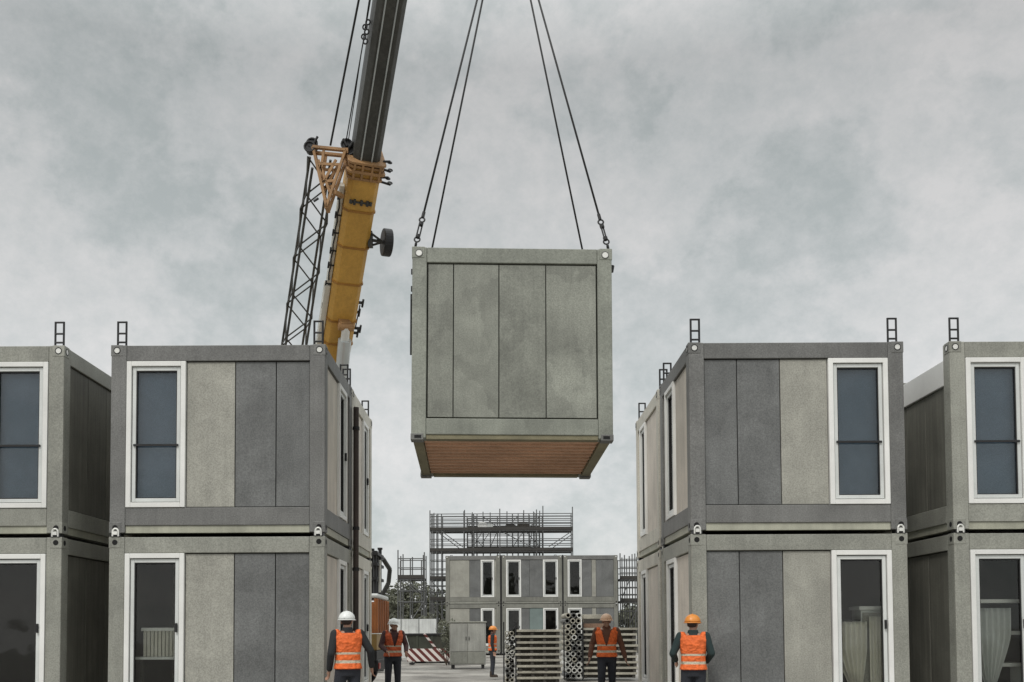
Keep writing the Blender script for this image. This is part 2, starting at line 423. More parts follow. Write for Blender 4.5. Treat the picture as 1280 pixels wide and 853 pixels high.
def build_window(root, T, u0, u1, z0, z1, kind):
    fw = 0.075
    f = MB(T)
    a, b = u0 + 0.006, u1 - 0.006; c, e_ = z0 + 0.006, z1 - 0.006
    f.box(a, a + fw, -0.10, 0.012, c, e_).box(b - fw, b, -0.10, 0.012, c, e_)
    f.box(a + fw, b - fw, -0.10, 0.012, c, c + fw).box(a + fw, b - fw, -0.10, 0.012, e_ - fw, e_)
    win = f.build('window', W_WHITE, root, bevel=0.006)
    g_ = 0.012; sw = 0.055
    a2, b2, c2, e2 = a + fw + g_, b - fw - g_, c + fw + g_, e_ - fw - g_
    s = MB(T)
    s.box(a2, a2 + sw, -0.085, -0.018, c2, e2).box(b2 - sw, b2, -0.085, -0.018, c2, e2)
    s.box(a2 + sw, b2 - sw, -0.085, -0.018, c2, c2 + sw).box(a2 + sw, b2 - sw, -0.085, -0.018, e2 - sw, e2)
    s.build('sash', W_SASH, win, bevel=0.005)
    k = MB(T)
    k.box(a + fw - .002, b - fw + .002, -0.097, -0.07, c + fw - .002, c2).box(a + fw - .002, b - fw + .002, -0.097, -0.07, e2, e_ - fw + .002)
    k.box(a + fw - .002, a2, -0.097, -0.07, c2, e2).box(b2, b - fw + .002, -0.097, -0.07, c2, e2)
    q = sw
    k.box(a2 + q, a2 + q + .014, -0.06, -0.035, c2 + q, e2 - q).box(b2 - q - .014, b2 - q, -0.06, -0.035, c2 + q, e2 - q)
    k.box(a2 + q + .014, b2 - q - .014, -0.06, -0.035, c2 + q, c2 + q + .014).box(a2 + q + .014, b2 - q - .014, -0.06, -0.035, e2 - q - .022, e2 - q)
    k.build('gasket', GASKET_GAP_BLACK, win)
    MB(T).box(a2 + sw - .004, b2 - sw + .004, -0.066, -0.060, c2 + sw - .004, e2 - sw + .004).build('pane', GLASS_UP if kind == 'up' else GLASS, win)
    if kind != 'up':
        MB(T).box(b2 - sw + .012, b2 - .014, -.0175, .022, c2 + .98, c2 + 1.12).build('handle', BLACK_STEEL, win, bevel=.005)
    if kind == 'up':
        zm = c + 0.425 * (e_ - c)
        MB(T).box(a2 + sw - 0.03, b2 - sw + 0.03, -0.017, 0.006, zm - 0.016, zm + 0.016).build('guard_bar', BLACK_STEEL, win)
        # roller blind drawn right down behind the glass, a little short on its lower edge
        bl = MB(T); bl.box(a2 + 0.02, b2 - 0.02, -0.165, -0.160, c2 + 0.06 + 0.05 * rnd.random(), e2)
        bl.build('blind', BLIND, win)
    return win


def build_wall(root, face, w, d, segs, mats):
    T = wall_T(face, w, d)
    Wl = w if face in ('front', 'back') else d
    fr = mats['frame']
    # rails butt between the corner posts
    ra, rb_ = mats.get(face + '_rail', (H - RT, H - .004))
    MB(T).box(PW + .002, Wl - PW - .002, -0.20, -0.003, ra, rb_).build('top_rail', mats.get(face + '_top', mats.get('top', fr)), root, bevel=0.008)
    MB(T).box(PW + .002, Wl - PW - .002, -0.20, -0.003, BZ + .004, RB).build('bottom_rail', mats.get('bottom', fr), root, bevel=0.008)
    tot = sum(s[1] for s in segs); op = Wl - 2 * PW; u = PW
    z0, z1 = RB, ra
    for i, s in enumerate(segs):
        du = s[1] / tot * op; a, b = u, u + du
        if s[0] == 'win':
            build_window(root, T, a, b, z0, z1, s[2])
        else:
            MB(T).box(a + .007, b - .007, -0.085, -0.036, z0 + .013, z1 - .016).build('wall_panel', s[2], root, bevel=0.004)
            MB(T).box(a - .002 * (i > 0), b, -0.155, -0.125, z0 - .03, z1 + .03).build('wall_lining', LINING, root)
        u = b


def lifting_frame(root, x, y, z0):
    b = MB(); hw, hh = 0.066, 0.405
    for sx in (-hw, hw): b.tube((x + sx, y, z0), (x + sx, y, z0 + hh), 0.017, 8)
    for zz in (0.075, 0.215, hh - 0.01): b.tube((x - hw, y, z0 + zz), (x + hw, y, z0 + zz), 0.016, 8)
    b.box(x - hw - .03, x + hw + .03, y - .04, y + .04, z0 - .003, z0 + .014)
    return b.build('lifting_frame', BLACK_STEEL, root)


def corner(root, w, d, sx, sy, top, mark):
    """corner casting: a cast block proud of its post, with the round hole of the lifting eye on its faces"""
    x, y = sx * w / 2, sy * d / 2
    z0, z1 = (H - .17, H + .004) if top else (-.004, .165)
    e_ = 0.006
    xa, xb = sorted((x + sx * e_, x - sx * 0.185)); ya, yb = sorted((y + sy * e_, y - sy * 0.185))
    c = MB().box(xa, xb, ya, yb, z0, z1).build('corner_casting', root['cast'] and MATS[root['cast']], root, bevel=0.008)
    zc = (z0 + z1) / 2
    hb = MB()
    xc, yc = x - sx * 0.09, y - sy * 0.09
    r_ = 0.042
    hb.tube((xc, y + sy * 0.004, zc), (xc, y + sy * 0.0085, zc), r_, 16)
    hb.build('casting_hole', ZINC if mark == 'pale' else HOLE, c)
    MB().tube((x + sx * 0.004, yc, zc), (x + sx * 0.0085, yc, zc), r_, 16).build('casting_hole', ZINC if mark == 'pale' else HOLE, c)
    if mark == 'pale':
        rb = MB(); rb.ring((xc, y + sy * 0.008, zc), (0, 1, 0), r_ + .006, 0.007, 16, 6)
        rb.build('hole_rim', BLACK_STEEL, c)
        MB().ring((x + sx * 0.008, yc, zc), (1, 0, 0), r_ + .006, 0.007, 16, 6).build('hole_rim', BLACK_STEEL, c)
    return c


def cabin(label, x0, x1, y0, depth, z, walls, mats, lugs=(), group='stacked grey modular cabins', ground_level=False, locks=(), upper=True, name='modular_cabin', rz=0):
    w = x1 - x0
    root = thing(name, label, 'modular cabin', ((x0 + x1) / 2, y0 + depth / 2, z), rz, group)
    root['cast'] = mats['frame'].name
    d = depth
    for sx in (-1, 1):
        for sy in (-1, 1):
            xa, xb = sorted((sx * w / 2, sx * (w / 2 - PW))); ya, yb = sorted((sy * d / 2, sy * (d / 2 - PW)))
            MB().box(xa, xb, ya, yb, 0.0, H).build('corner_post', mats.get('post', mats['frame']), root, bevel=0.012)
            for top in (False, True):
                corner(root, w, d, sx, sy, top, 'pale' if (top and upper) else 'dark')
    # recessed base strip all round, floor and roof
    b = MB(); i = 0.025
    for fc in ('front', 'back', 'left', 'right'):
        Wl = w if fc in ('front', 'back') else d
        b.T = wall_T(fc, w, d); b.box(PW + .004, Wl - PW - .004, -0.16, -i, 0.0, BZ)
    b.build('base_strip', mats.get('base', BASE_STRIP), root)
    MB().box(-w / 2 + .21, w / 2 - .21, -d / 2 + .21, d / 2 - .21, BZ + .01, RB - .03).build('floor', mats.get('floor', INNER_FLOOR), root)
    MB().box(-w / 2 + .16, w / 2 - .16, -d / 2 + .16, d / 2 - .16, mats.get('roof_z', H - .012) - .05, mats.get('roof_z', H - .012)).build('roof', FR_DARK, root)
    MB().box(-w / 2 + .21, w / 2 - .21, -d / 2 + .21, d / 2 - .21, min(H - RT + .02, mats.get('roof_z', H) - .12), min(H - RT + .06, mats.get('roof_z', H) - .08)).build('ceiling', LINING, root)
    for fc in ('front', 'back', 'left', 'right'):
        build_wall(root, fc, w, d, walls.get(fc, [('panel', 1, mats.get('plain', P_DARK))]), mats)
    for sx, sy in lugs:
        lifting_frame(root, sx * (w / 2 - 0.125), sy * (d / 2 - 0.11), H + .004)
    for sx, sy in locks:       # clamps that tie the cabin to the one underneath
        x, y = sx * (w / 2 - 0.10), sy * (d / 2) + sy * 0.012
        c = MB()
        c.tube((x - .045, y, -.055), (x - .045, y, .03), .013, 8).tube((x + .045, y, -.055), (x + .045, y, .03), .013, 8)
        c.poly([(x - .045, y, .03), (x - .02, y, .065), (x + .02, y, .065), (x + .045, y, .03)], .013, 8)
        c.box(x - .03, x + .03, y - .02, y + .012, -.03, .02)
        c.build('stacking_clamp', ZINC, root)
        MB().box(x - .075, x + .075, min(y, y - sy * .16), max(y - sy * .01, y - sy * .16), -.063, -.006).build('spacer_block', BLACK_STEEL, root)
    return root


Y1 = 15.38          # the front row of the cabins
DEP = 2.80
Z_UP, Z_LO = 3.035, 0.03
UPM = {'frame': FR_DARK, 'plain': P_BROWN}
REAR = {'frame': FR_CREAM, 'plain': P_BROWN}
UPM_L = {'frame': FR_LITE, 'plain': P_BROWN}
LOM = {'frame': FR_LITE, 'plain': P_BROWN}
ALL4 = ((-1, -1), (1, -1), (-1, 1), (1, 1))
FR2 = ((-1, -1), (1, -1))


def W(wd, kind): return ('win', wd, kind)
def P(wd, m): return ('panel', wd, m)


# left stack, front and rear
xa, xb = -6.04, -2.70
LF = lambda k: [W(.95, k), P(.775, P_LITE), P(.65, P_DARK), P(.54, P_DARK)]
SIDE_R = lambda k: [P(1.15, P_CREAM), W(.82, k), P(.35, P_CREAM)]
cabin('upper front cabin of the left alley stack, blind in its window, dark grey frame', xa, xb, Y1, DEP, Z_UP, {'front': LF('up'), 'right': SIDE_R('lo')}, UPM, ALL4, locks=FR2 + ((1, 1),))
cabin('ground floor front cabin of the left alley stack, white box behind its open window', xa, xb, Y1, DEP, Z_LO, {'front': LF('lo'), 'right': SIDE_R('lo')}, LOM, upper=False)
RSIDE = lambda k: [P(1.25, P_CREAM), W(.75, k), P(.3, P_CREAM)]
cabin('upper rear cabin of the left alley stack, cream wall to the alley', xa, xb, Y1 + DEP + .08, DEP, Z_UP, {'right': RSIDE('lo')}, REAR, ALL4, locks=((1, -1), (1, 1)))
cabin('ground floor rear cabin of the left alley stack behind the white helmeted worker', xa, xb, Y1 + DEP + .08, DEP, Z_LO, {'right': RSIDE('lo')}, REAR, upper=False)

# right stack, front and rear
xa, xb = 2.975, 6.325
RF = lambda k: [P(.525, P_DARK), P(.69, P_DARK), P(.76, P_LITE), W(.965, k)]
SIDE_L = lambda k: [P(.3, P_CREAM), W(.85, k), P(1.15, P_CREAM)]
cabin('upper front cabin of the right alley stack, blind in the window at its right end', xa, xb, Y1, DEP, Z_UP, {'front': RF('up'), 'left': SIDE_L('lo')}, UPM, ALL4, locks=FR2 + ((-1, 1),))
cabin('ground floor front cabin of the right alley stack, curtains in its window', xa, xb, Y1, DEP, Z_LO, {'front': RF('lo'), 'left': SIDE_L('lo')}, LOM, upper=False)
RS2 = lambda k: [P(.3, P_CREAM), W(.7, k), P(1.3, P_CREAM)]
cabin('upper rear cabin of the right alley stack, cream wall to the alley', xa, xb, Y1 + DEP + .22, DEP + .2, Z_UP, {'left': RS2('lo')}, REAR, ALL4, locks=((-1, -1), (-1, 1)))
cabin('ground floor rear cabin of the right alley stack, cream wall near the timber piles', xa, xb, Y1 + DEP + .22, DEP + .2, Z_LO, {'left': RS2('lo')}, REAR, upper=False)

# outermost stacks, cut by the picture's edges
xa, xb = -10.15, -6.775
OL = lambda k: [P(.54, P_DARK), P(.65, P_DARK), P(.775, P_LITE), W(.95, k)]
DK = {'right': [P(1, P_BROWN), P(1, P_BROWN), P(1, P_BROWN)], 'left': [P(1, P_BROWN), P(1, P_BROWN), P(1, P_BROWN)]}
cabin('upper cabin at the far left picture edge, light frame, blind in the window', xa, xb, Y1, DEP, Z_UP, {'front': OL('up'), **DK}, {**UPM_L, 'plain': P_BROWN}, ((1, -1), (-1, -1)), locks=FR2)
cabin('ground floor cabin at the far left picture edge, dark empty window', xa, xb, Y1, DEP, Z_LO, {'front': OL('lo'), **DK}, LOM, upper=False)
xa, xb = 7.05, 10.42
OR = lambda k: [W(.95, k), P(.775, P_LITE), P(.65, P_DARK), P(.54, P_DARK)]
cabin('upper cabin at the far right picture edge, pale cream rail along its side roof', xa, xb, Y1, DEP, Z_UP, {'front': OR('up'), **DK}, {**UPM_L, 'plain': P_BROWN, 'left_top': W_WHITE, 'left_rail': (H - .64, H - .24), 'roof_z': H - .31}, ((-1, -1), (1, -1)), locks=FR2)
cabin('ground floor cabin at the far right picture edge, white shelf behind its window', xa, xb, Y1, DEP, Z_LO, {'front': OR('lo'), **DK}, LOM, upper=False)

# rainwater pipes where front and rear cabins meet
for x, y, lb in ((-2.625, Y1 + DEP + .04, 'left'),):
    t = thing('downpipe', 'dark brown rainwater pipe on the alley side of the %s stack' % lb, 'pipe', (x, y, 0))
    dpm = mat('downpipe_brown', (0.05, 0.036, 0.03), .6, grain=.3, blotch=.3)
    MB().tube((0, 0, .05), (0, 0, 5.62), .052, 14).build('pipe', dpm, t, smooth=False)
    for z in (.6, 2.6, 3.35, 5.2):
        MB().tube((0, 0, z), (0, 0, z + .06), .064, 14).build('clamp', BLACK_STEEL, t)

# foundation sleepers under the ground floor row
i = 0
for x in (-9.9, -6.95, -5.85, -2.92, 3.2, 6.1, 7.2, 10.1):
    s = MB().box(x - .18, x + .18, Y1 + .05, Y1 + DEP * 2, -.06, .026).build('sleeper', mat('concrete', (0.34, 0.33, 0.31), 0.85, grain=0.2, blotch=0.25), bevel=0.01)
    nm = ['outer end of the far left cabin', 'inner end of the far left cabin', 'outer end of the left alley stack', 'alley end of the left alley stack', 'alley end of the right alley stack', 'outer end of the right alley stack', 'inner end of the far right cabin', 'outer end of the far right cabin'][i]
    tag(s, 'low concrete sleeper under the ' + nm, 'sleeper', 'concrete sleepers under the cabins'); i += 1

# ------------------------------------------------------------------ things inside the ground floor rooms
def drape(parent, name, x0, x1, y, z0, z1, folds, amp, gather=None, mt=CURTAIN):
    """curtain cloth hanging in soft folds; gather = (x where it is tied, z of the tie)"""
    nu, nv = folds * 8, 14; vs = []
    for j in range(nv + 1):
        t = j / nv; z = z1 + (z0 - z1) * t
        for i in range(nu + 1):
            s = i / nu; x = x0 + (x1 - x0) * s
            if gather:
                k = max(0.0, 1 - abs(t - gather[1]) / 0.6) ** 1.2 if t < gather[1] else 1 - 0.35 * (t - gather[1])
                x = x + (gather[0] - x) * 0.78 * k
            vs.append((x, y + amp * math.sin(s * folds * 2 * math.pi) + .01 * math.sin(s * 31 + t * 3), z))
    b = MB(); b.add(vs, [(j * (nu + 1) + i, j * (nu + 1) + i + 1, (j + 1) * (nu + 1) + i + 1, (j + 1) * (nu + 1) + i) for j in range(nv) for i in range(nu)])
    o = b.build(name, mt, parent, smooth=True)
    md = o.modifiers.new('cloth', 'SOLIDIFY'); md.thickness = 0.006
    return o


FLO = Z_LO + RB - .03
# left: a white lidded box of slats on a small table
t = thing('storage_crate', 'white lidded crate with slatted sides behind the left ground floor window', 'crate', (-5.33, Y1 + 0.46, FLO + .72))
b = MB()
for i in range(9): b.box(-.26 + i * .0585, -.215 + i * .0585, -.19, -.165, .0, .40)
b.build('slats', CURTAIN, t)
MB().box(-.26, .26, -.163, .19, .0, .40).build('body', P_BROWN, t, bevel=.005)
MB().box(-.29, .29, -.22, .21, .40, .455).build('lid', W_WHITE, t, bevel=.008)
t = thing('low_table', 'dark low table carrying the white crate inside the left cabin', 'table', (-5.38, Y1 + 0.46, FLO))
MB().box(-.42, .42, -.28, .28, .675, .717).build('tabletop', W_SASH, t, bevel=.005)
for sx in (-1, 1):
    for sy in (-1, 1): MB().box(sx * .38 - .025, sx * .38 + .025, sy * .24 - .025, sy * .24 + .025, 0, .675).build('leg', P_BROWN, t)
t = thing('curtain', 'pale gathered curtain at the left side of the right stack window', 'curtain', (5.50, Y1 + .24, FLO), 0, 'curtains in the right ground floor window')
drape(t, 'cloth', -.24, .26, 0, .02, 1.22, 6, .035, (.12, .95))
MB().tube((-.30, 0, 1.24), (.16, 0, 1.24), .012).build('curtain_rod', BLACK_STEEL, t)
t = thing('curtain', 'pale straight curtain beside the white cabinet in the right stack window', 'curtain', (5.93, Y1 + .22, FLO), 0, 'curtains in the right ground floor window')
drape(t, 'cloth', -.13, .15, 0, .02, 1.30, 5, .03)
t = thing('cabinet', 'white topped cabinet behind the right ground floor window', 'cabinet', (6.02, Y1 + .52, FLO))
MB().box(-.32, .32, -.2, .2, 0, 1.40).build('body', W_SASH, t, bevel=.006)
MB().box(-.36, .36, -.25, .23, 1.402, 1.46).build('top', W_WHITE, t, bevel=.006)
MB().box(-.30, -.005, -.222, -.203, .04, 1.36).build('door', P_LITE, t, bevel=.004); MB().box(.005, .30, -.222, -.203, .04, 1.36).build('door', P_LITE, t, bevel=.004)
t = thing('standing_pole', 'thin pale pole standing on a foot inside the right cabin', 'pole', (5.42, Y1 + .5, FLO))
MB().tube((0, 0, .02), (0, 0, 1.95), .02).build('shaft', PIPE, t); MB().tube((0, 0, 0), (0, 0, .025), .16, 20).build('foot', BLACK_STEEL, t)
t = thing('shelf_unit', 'white shelf unit behind the window at the far right edge', 'shelf', (7.75, Y1 + .46, FLO))
for z in (.5, 1.0, 1.5): MB().box(-.5, .5, -.18, .18, z, z + .06).build('shelf', W_WHITE, t, bevel=.005)
for x in (-.5, .5): MB().box(x - .02 + (.022 if x < 0 else -.022) * 2, x + .02 + (.022 if x < 0 else -.022) * 2, -.17, .17, 0, .498).build('side_panel', W_SASH, t)
t = thing('curtain', 'grey hanging curtain behind the window at the far right edge', 'curtain', (7.66, Y1 + .22, FLO))
drape(t, 'cloth', -.22, .35, 0, .02, 1.42, 6, .035, (-.02, .9), W_SASH)

# ------------------------------------------------------------------ the cabin in the air
HS = 2.93
sus = thing('modular_cabin', 'greenish grey cabin hanging in the air from four slings, brown plywood underside', 'modular cabin', (0, 0, 0))
SW, SD = 3.02, 3.05
p_ = 0.22; tr, br = 0.235, 0.245
b = {}
for sx in (-1, 1):
    for sy in (-1, 1):
        xa, xb = sorted((sx * SW / 2, sx * (SW / 2 - p_))); ya, yb = sorted((sy * SD / 2, sy * (SD / 2 - p_)))
        MB().box(xa, xb, ya, yb, 0, HS).build('corner_post', FR_GREEN, sus, bevel=.014)
        for top in (0, 1):
            z0 = HS - .17 if top else -.03
            e_ = .007
            xc0, xc1 = sorted((sx * (SW / 2 + e_), sx * (SW / 2 - .185))); yc0, yc1 = sorted((sy * (SD / 2 + e_), sy * (SD / 2 - .185)))
            c = MB().box(xc0, xc1, yc0, yc1, z0, z0 + (.176 if top else .10)).build('corner_casting', FR_GREEN if top else CAST, sus, bevel=.01)
            xc, yc = sx * (SW / 2 - .10), sy * (SD / 2 + .0075); zc = z0 + (.075 if top else .05)
            hb = MB()
            if top: hb.tube((xc, yc - sy * .003, zc), (xc, yc + sy * .004, zc), .045, 18)
            else: hb.box(xc - .05, xc + .05, min(yc - sy * .003, yc + sy * .004), max(yc - sy * .003, yc + sy * .004), zc - .022, zc + .022)
            MB().tube((sx * (SW / 2 + .004), sy * (SD / 2 - .1), zc), (sx * (SW / 2 + .0115), sy * (SD / 2 - .1), zc), .035, 14).build('casting_hole', HOLE, c)
            hb.build('casting_hole', ZINC if top else HOLE, c)
            if top: MB().ring((xc, yc + sy * .003, zc), (0, 1, 0), .052, .008, 18, 6).build('hole_rim', CAST, c)
for fc in ('front', 'back', 'left', 'right'):
    T = wall_T(fc, SW, SD); Wl = SW if fc in ('front', 'back') else SD
    MB(T).box(p_ + .002, Wl - p_ - .002, -.18, -.003, HS - tr, HS - .003).build('top_rail', FR_GREEN, sus, bevel=.01)
    MB(T).box(p_ + .002, Wl - p_ - .002, -.18, -.003, .055, .055 + br).build('bottom_rail', FR_GREEN, sus, bevel=.01)
    MB(T).box(p_ + .004, Wl - p_ - .004, -.17, -.02, -.01, .053).build('base_strip', mat('base_strip_olive', (.20, .18, .11), .7, grain=.2, blotch=.3), sus)
    us = [p_, p_ + (564 - 530) / 84.5, p_ + (622 - 530) / 84.5, p_ + (682 - 530) / 84.5, Wl - p_] if fc != 'back' else [p_, 1, 2, Wl - p_]
    for i in range(len(us) - 1):
        MB(T).box(us[i] + (.022 if i == 0 else .007), us[i + 1] - (.022 if i == len(us) - 2 else .007), -.075, -.028, .055 + br + .024, HS - tr - .020).build('wall_panel', (P_GREEN, P_GREEN, P_GREEN2, P_GREEN)[i % 4], sus, bevel=.004)
    MB(T).box(p_ - .03, Wl - p_ + .03, -.14, -.11, .055 + br - .03, HS - tr + .03).build('wall_lining', LINING, sus)
MB().box(-SW / 2 + .15, SW / 2 - .15, -SD / 2 + .15, SD / 2 - .15, HS - .05, HS - .012).build('roof', FR_GREEN, sus)
# underside: plywood sheets over a few joists
fl = MB()
for i in range(5):
    y0 = -SD / 2 + .18 + i * (SD - .36) / 5
    fl.box(-SW / 2 + .18, SW / 2 - .18, y0 + .004, y0 + (SD - .36) / 5 - .004, .035, .055)
fl.build('floor_underside', PLY, sus)
js = MB()
for i in range(11):
    y0 = -SD / 2 + .3 + i * (SD - .6) / 10
    js.box(-SW / 2 + .185, SW / 2 - .185, y0 - .022, y0 + .022, .012, .0345)
js.build('floor_joists', PLY, sus)
# bits along the side walls: cable clips and a downpipe
side = MB()
for z in (2.62, 2.35, 2.2): side.box(-SW / 2 - .035, -SW / 2 - .002, -SD / 2 + .25, -SD / 2 + .31, z, z + .07)
side.tube((-SW / 2 - .03, -SD / 2 + .28, 1.35), (-SW / 2 - .03, -SD / 2 + .28, 2.3), .014)
side.tube((SW / 2 + .012, -SD / 2 + .12, 2.62), (SW / 2 + .03, -SD / 2 + .12, 2.72), .03)
side.box(SW / 2 + .002, SW / 2 + .03, -SD / 2 + .3, -SD / 2 + .36, 1.3, 1.42)
side.build('side_fittings', BLACK_STEEL, sus)
YS = 14.75
fb = (at(514, 549.5, YS) + at(767, 547, YS)) / 2          # middle of the front bottom edge
rot = Matrix.Rotation(R(1.57), 4, 'Z') @ Matrix.Rotation(R(-2.1), 4, 'X') @ Matrix.Rotation(R(0.35), 4, 'Y')
sus.matrix_world = Matrix.Translation(fb - (rot @ Vector((0, -SD / 2, 0)))) @ rot
SM = sus.matrix_world.copy()

# hook, slings
ctr = SM @ Vector((0, 0, HS))
apex = at(633, -121, ctr.y)
hx, hy = apex.x, apex.y
nm = {(-1, -1): 'front left', (1, -1): 'front right', (-1, 1): 'rear left', (1, 1): 'rear right'}
for (sx, sy), w_ in nm.items():
    foot = SM @ Vector((sx * (SW / 2 - (.035 if sy < 0 else .05)), -SD / 2 + .07 if sy < 0 else .50, HS + .012))
    top = apex + Vector((sx * .10, sy * .06, -.10))
    d = (top - foot).normalized()
    sl = thing('wire_sling', 'dark steel sling running up from the %s of the hanging cabin roof' % w_, 'sling', foot, 0, 'slings lifting the cabin')
    def loc(v): return tuple(v - foot)
    a = foot + d * .02
    b = MB()     # shackle, turnbuckle and thimble
    b.ring(loc(foot + d * .05), d.cross(Vector((0, 1, 0))) if sy < 0 else (1, 0, 0), .045, .014, 14, 6)
    b.build('shackle', ROPE, sl, smooth=True)
    b = MB()
    b.ring(loc(foot + d * .15), d.cross(Vector((1, 0, 0))), .042, .013, 12, 6)
    side_ = d.orthogonal().normalized() * .028
    b.tube(loc(foot + d * .20 + side_), loc(foot + d * .42 + side_), .012).tube(loc(foot + d * .20 - side_), loc(foot + d * .42 - side_), .012)
    b.tube(loc(foot + d * .18), loc(foot + d * .23), .036).tube(loc(foot + d * .40), loc(foot + d * .45), .036)
    b.build('turnbuckle', ROPE, sl)
    b = MB(); b.ring(loc(foot + d * .50), d.cross(Vector((1, 0, 0))), .04, .014, 12, 6); b.tube(loc(foot + d * .54), loc(foot + d * .64), .026)
    b.build('thimble', ROPE, sl)
    MB().tube(loc(foot + d * .60), loc(top), .0165, 10).build('cable', ROPE, sl, smooth=True)

# ------------------------------------------------------------------ mobile crane behind the left stack
A = at(419, 432, 32.0)
# tip stands plumb over the hook, on the line the boom follows
q1 = at(484, 20, 20.0) - EYE
nrm = (A - EYE).cross(q1)
tz = EYE.z - (nrm.x * (hx - EYE.x) + nrm.y * (hy - EYE.y)) / nrm.z
TIP = Vector((hx, hy, tz))
dB = (TIP - A).normalized()
BASE = A - dB * ((A.z - 2.7) / dB.z)


def on_boom(py):
    """point of the boom axis at the height of a row of the photograph"""
    lo, hi = -20.0, 30.0
    for _ in range(60):
        mid = (lo + hi) / 2; p = A + dB * mid; v = p - EYE
        y = 426.5 + SHY * 1280 - FPX * v.dot(_U) / v.dot(_F)
        if y > py: lo = mid
        else: hi = mid
    return A + dB * lo


sideB = Vector((-dB.y, dB.x, 0)).normalized() * -1        # horizontal, across the boom, pointing right in the picture
if sideB.x < 0: sideB = -sideB
upB = sideB.cross(dB) * 1.0
if upB.z < 0: upB = -upB
crane = thing('mobile_crane', 'mobile crane with yellow telescopic boom rising behind the left stack', 'crane', (BASE.x, BASE.y + .6, 0))
O = Vector(crane.location)


class CM(MB):
    def build(self, *a, **k):
        self.v = [tuple(Vector(v) - O) for v in self.v]
        return MB.build(self, *a, **k)


collar = on_boom(200)
BW, BH = 0.90, 1.0
CM().beam(BASE - dB * 1.0, collar, BW, BH, sideB, ch=.13).build('main_boom', C_YEL, crane, bevel=.02)
ribs = CM()
for py in (420, 392, 345, 300, 255):
    p = on_boom(py); ribs.beam(p - dB * .03, p + dB * .03, BW + .05, BH + .05, sideB, ch=.13)
ribs.build('boom_ribs', mat('crane_yellow_deep', (0.36, 0.17, 0.03), .5, grain=.2, blotch=.3), crane)
sec2 = on_boom(20) + dB * 3.0
CM().beam(collar - dB * .5, sec2, .76, .86, sideB, ch=.13).build('inner_boom', C_DARK, crane, bevel=.015)
CM().beam(sec2 - dB * .5, TIP, .62, .70, sideB, ch=.11).build('tip_boom', C_DARK, crane, bevel=.015)
rails = CM()
for k in (-.18, .12):
    o_ = sideB * k - upB * .445
    rails.beam(collar + o_, sec2 + o_, .035, .03, sideB)
rails.build('boom_slide_rails', C_GREY, crane)
head = CM()
head.beam(TIP - dB * .3, TIP + dB * .35, .8, .95, sideB)
head.tube(TIP + sideB * .45 - upB * .2, TIP - sideB * .45 - upB * .2, .3, 18)
head.build('boom_head', C_YEL, crane, bevel=.02)
col = CM()
for k, (s, t_) in enumerate(((.12, 1.14), (.0, 1.06), (-.13, 1.16), (-.34, 1.05))):
    p = collar + dB * s; col.beam(p - dB * .035, p + dB * .035, BW * t_ + .05, BH * t_ + .05, sideB, ch=.10)
for k in (-.35, -.12, .15, .37):
    col.beam(collar - dB * .34 + sideB * k - upB * .56, collar + dB * .13 + sideB * k - upB * .56, .06, .07, sideB)
col.build('boom_collar', C_BROWN, crane, bevel=.01)
for k, (s, l) in enumerate(((.16, .26), (-.05, .34), (-.30, .30), (-.42, .42))):
    hw = CM(); p = collar + dB * s + sideB * .47 - upB * .3
    hw.tube(p, p + sideB * l * .75 - dB * (.05 if k % 2 else -.03), .035, 8); hw.ring(p + sideB * l * .7, dB, .06, .02, 10, 6); hw.build('collar_fitting', BLACK_STEEL, crane)
for py, l in ((372, .16), (384, .10), (404, .22), (410, .16)):
    hw = CM(); p = on_boom(py) + sideB * (BW / 2) - upB * .2; hw.tube(p, p + sideB * l, .05, 8); hw.tube(p + sideB * l - dB * .15, p + sideB * l + dB * .12, .035, 8); hw.build('boom_fitting', BLACK_STEEL, crane)
CM().tube(on_boom(375) + sideB * (BW / 2 + .08) - upB * .2, on_boom(405) + sideB * (BW / 2 + .06) - upB * .2, .02).build('boom_hose', BLACK_STEEL, crane)
p = on_boom(243) - upB * (BH / 2 + .02)
hw = CM()
hw.beam(p - sideB * .30, p + sideB * .26, .045, .05, dB)
for k in (-.2, .0, .17): hw.beam(p + sideB * (k - .035), p + sideB * (k + .035), .15, .09, dB)
for k in (-.3, .26): hw.tube(p + sideB * k - dB * .05, p + sideB * k + dB * .05, .05, 10)
hw.build('boom_latch', C_DARK, crane)
# pale cable tray along the left flank
tray = CM(); o_ = -sideB * (BW / 2 + .10) - upB * .1
tray.beam(on_boom(430) + o_ - dB * 3, on_boom(355) + o_, .17, .30, sideB)
tray.beam(on_boom(352) + o_ * .96, on_boom(232) + o_ * .98, .13, .22, sideB)
tray.build('cable_tray', C_PALE, crane, bevel=.01)
for py in (245, 268, 290, 312, 330, 353, 380):
    cl = CM(); p = on_boom(py) - sideB * (BW / 2 + .12) - upB * .2; cl.tube(p - sideB * .06, p + sideB * .14, .03); cl.tube(p - sideB * .05 - dB * .1, p - sideB * .05 + dB * .1, .025); cl.build('hose_clip', BLACK_STEEL, crane)
CM().poly([on_boom(p) - sideB * (BW / 2 + .10 + .03 * ((p // 9) % 2)) - upB * .23 for p in range(240, 350, 9)], .02, 6).build('boom_hose', BLACK_STEEL, crane)
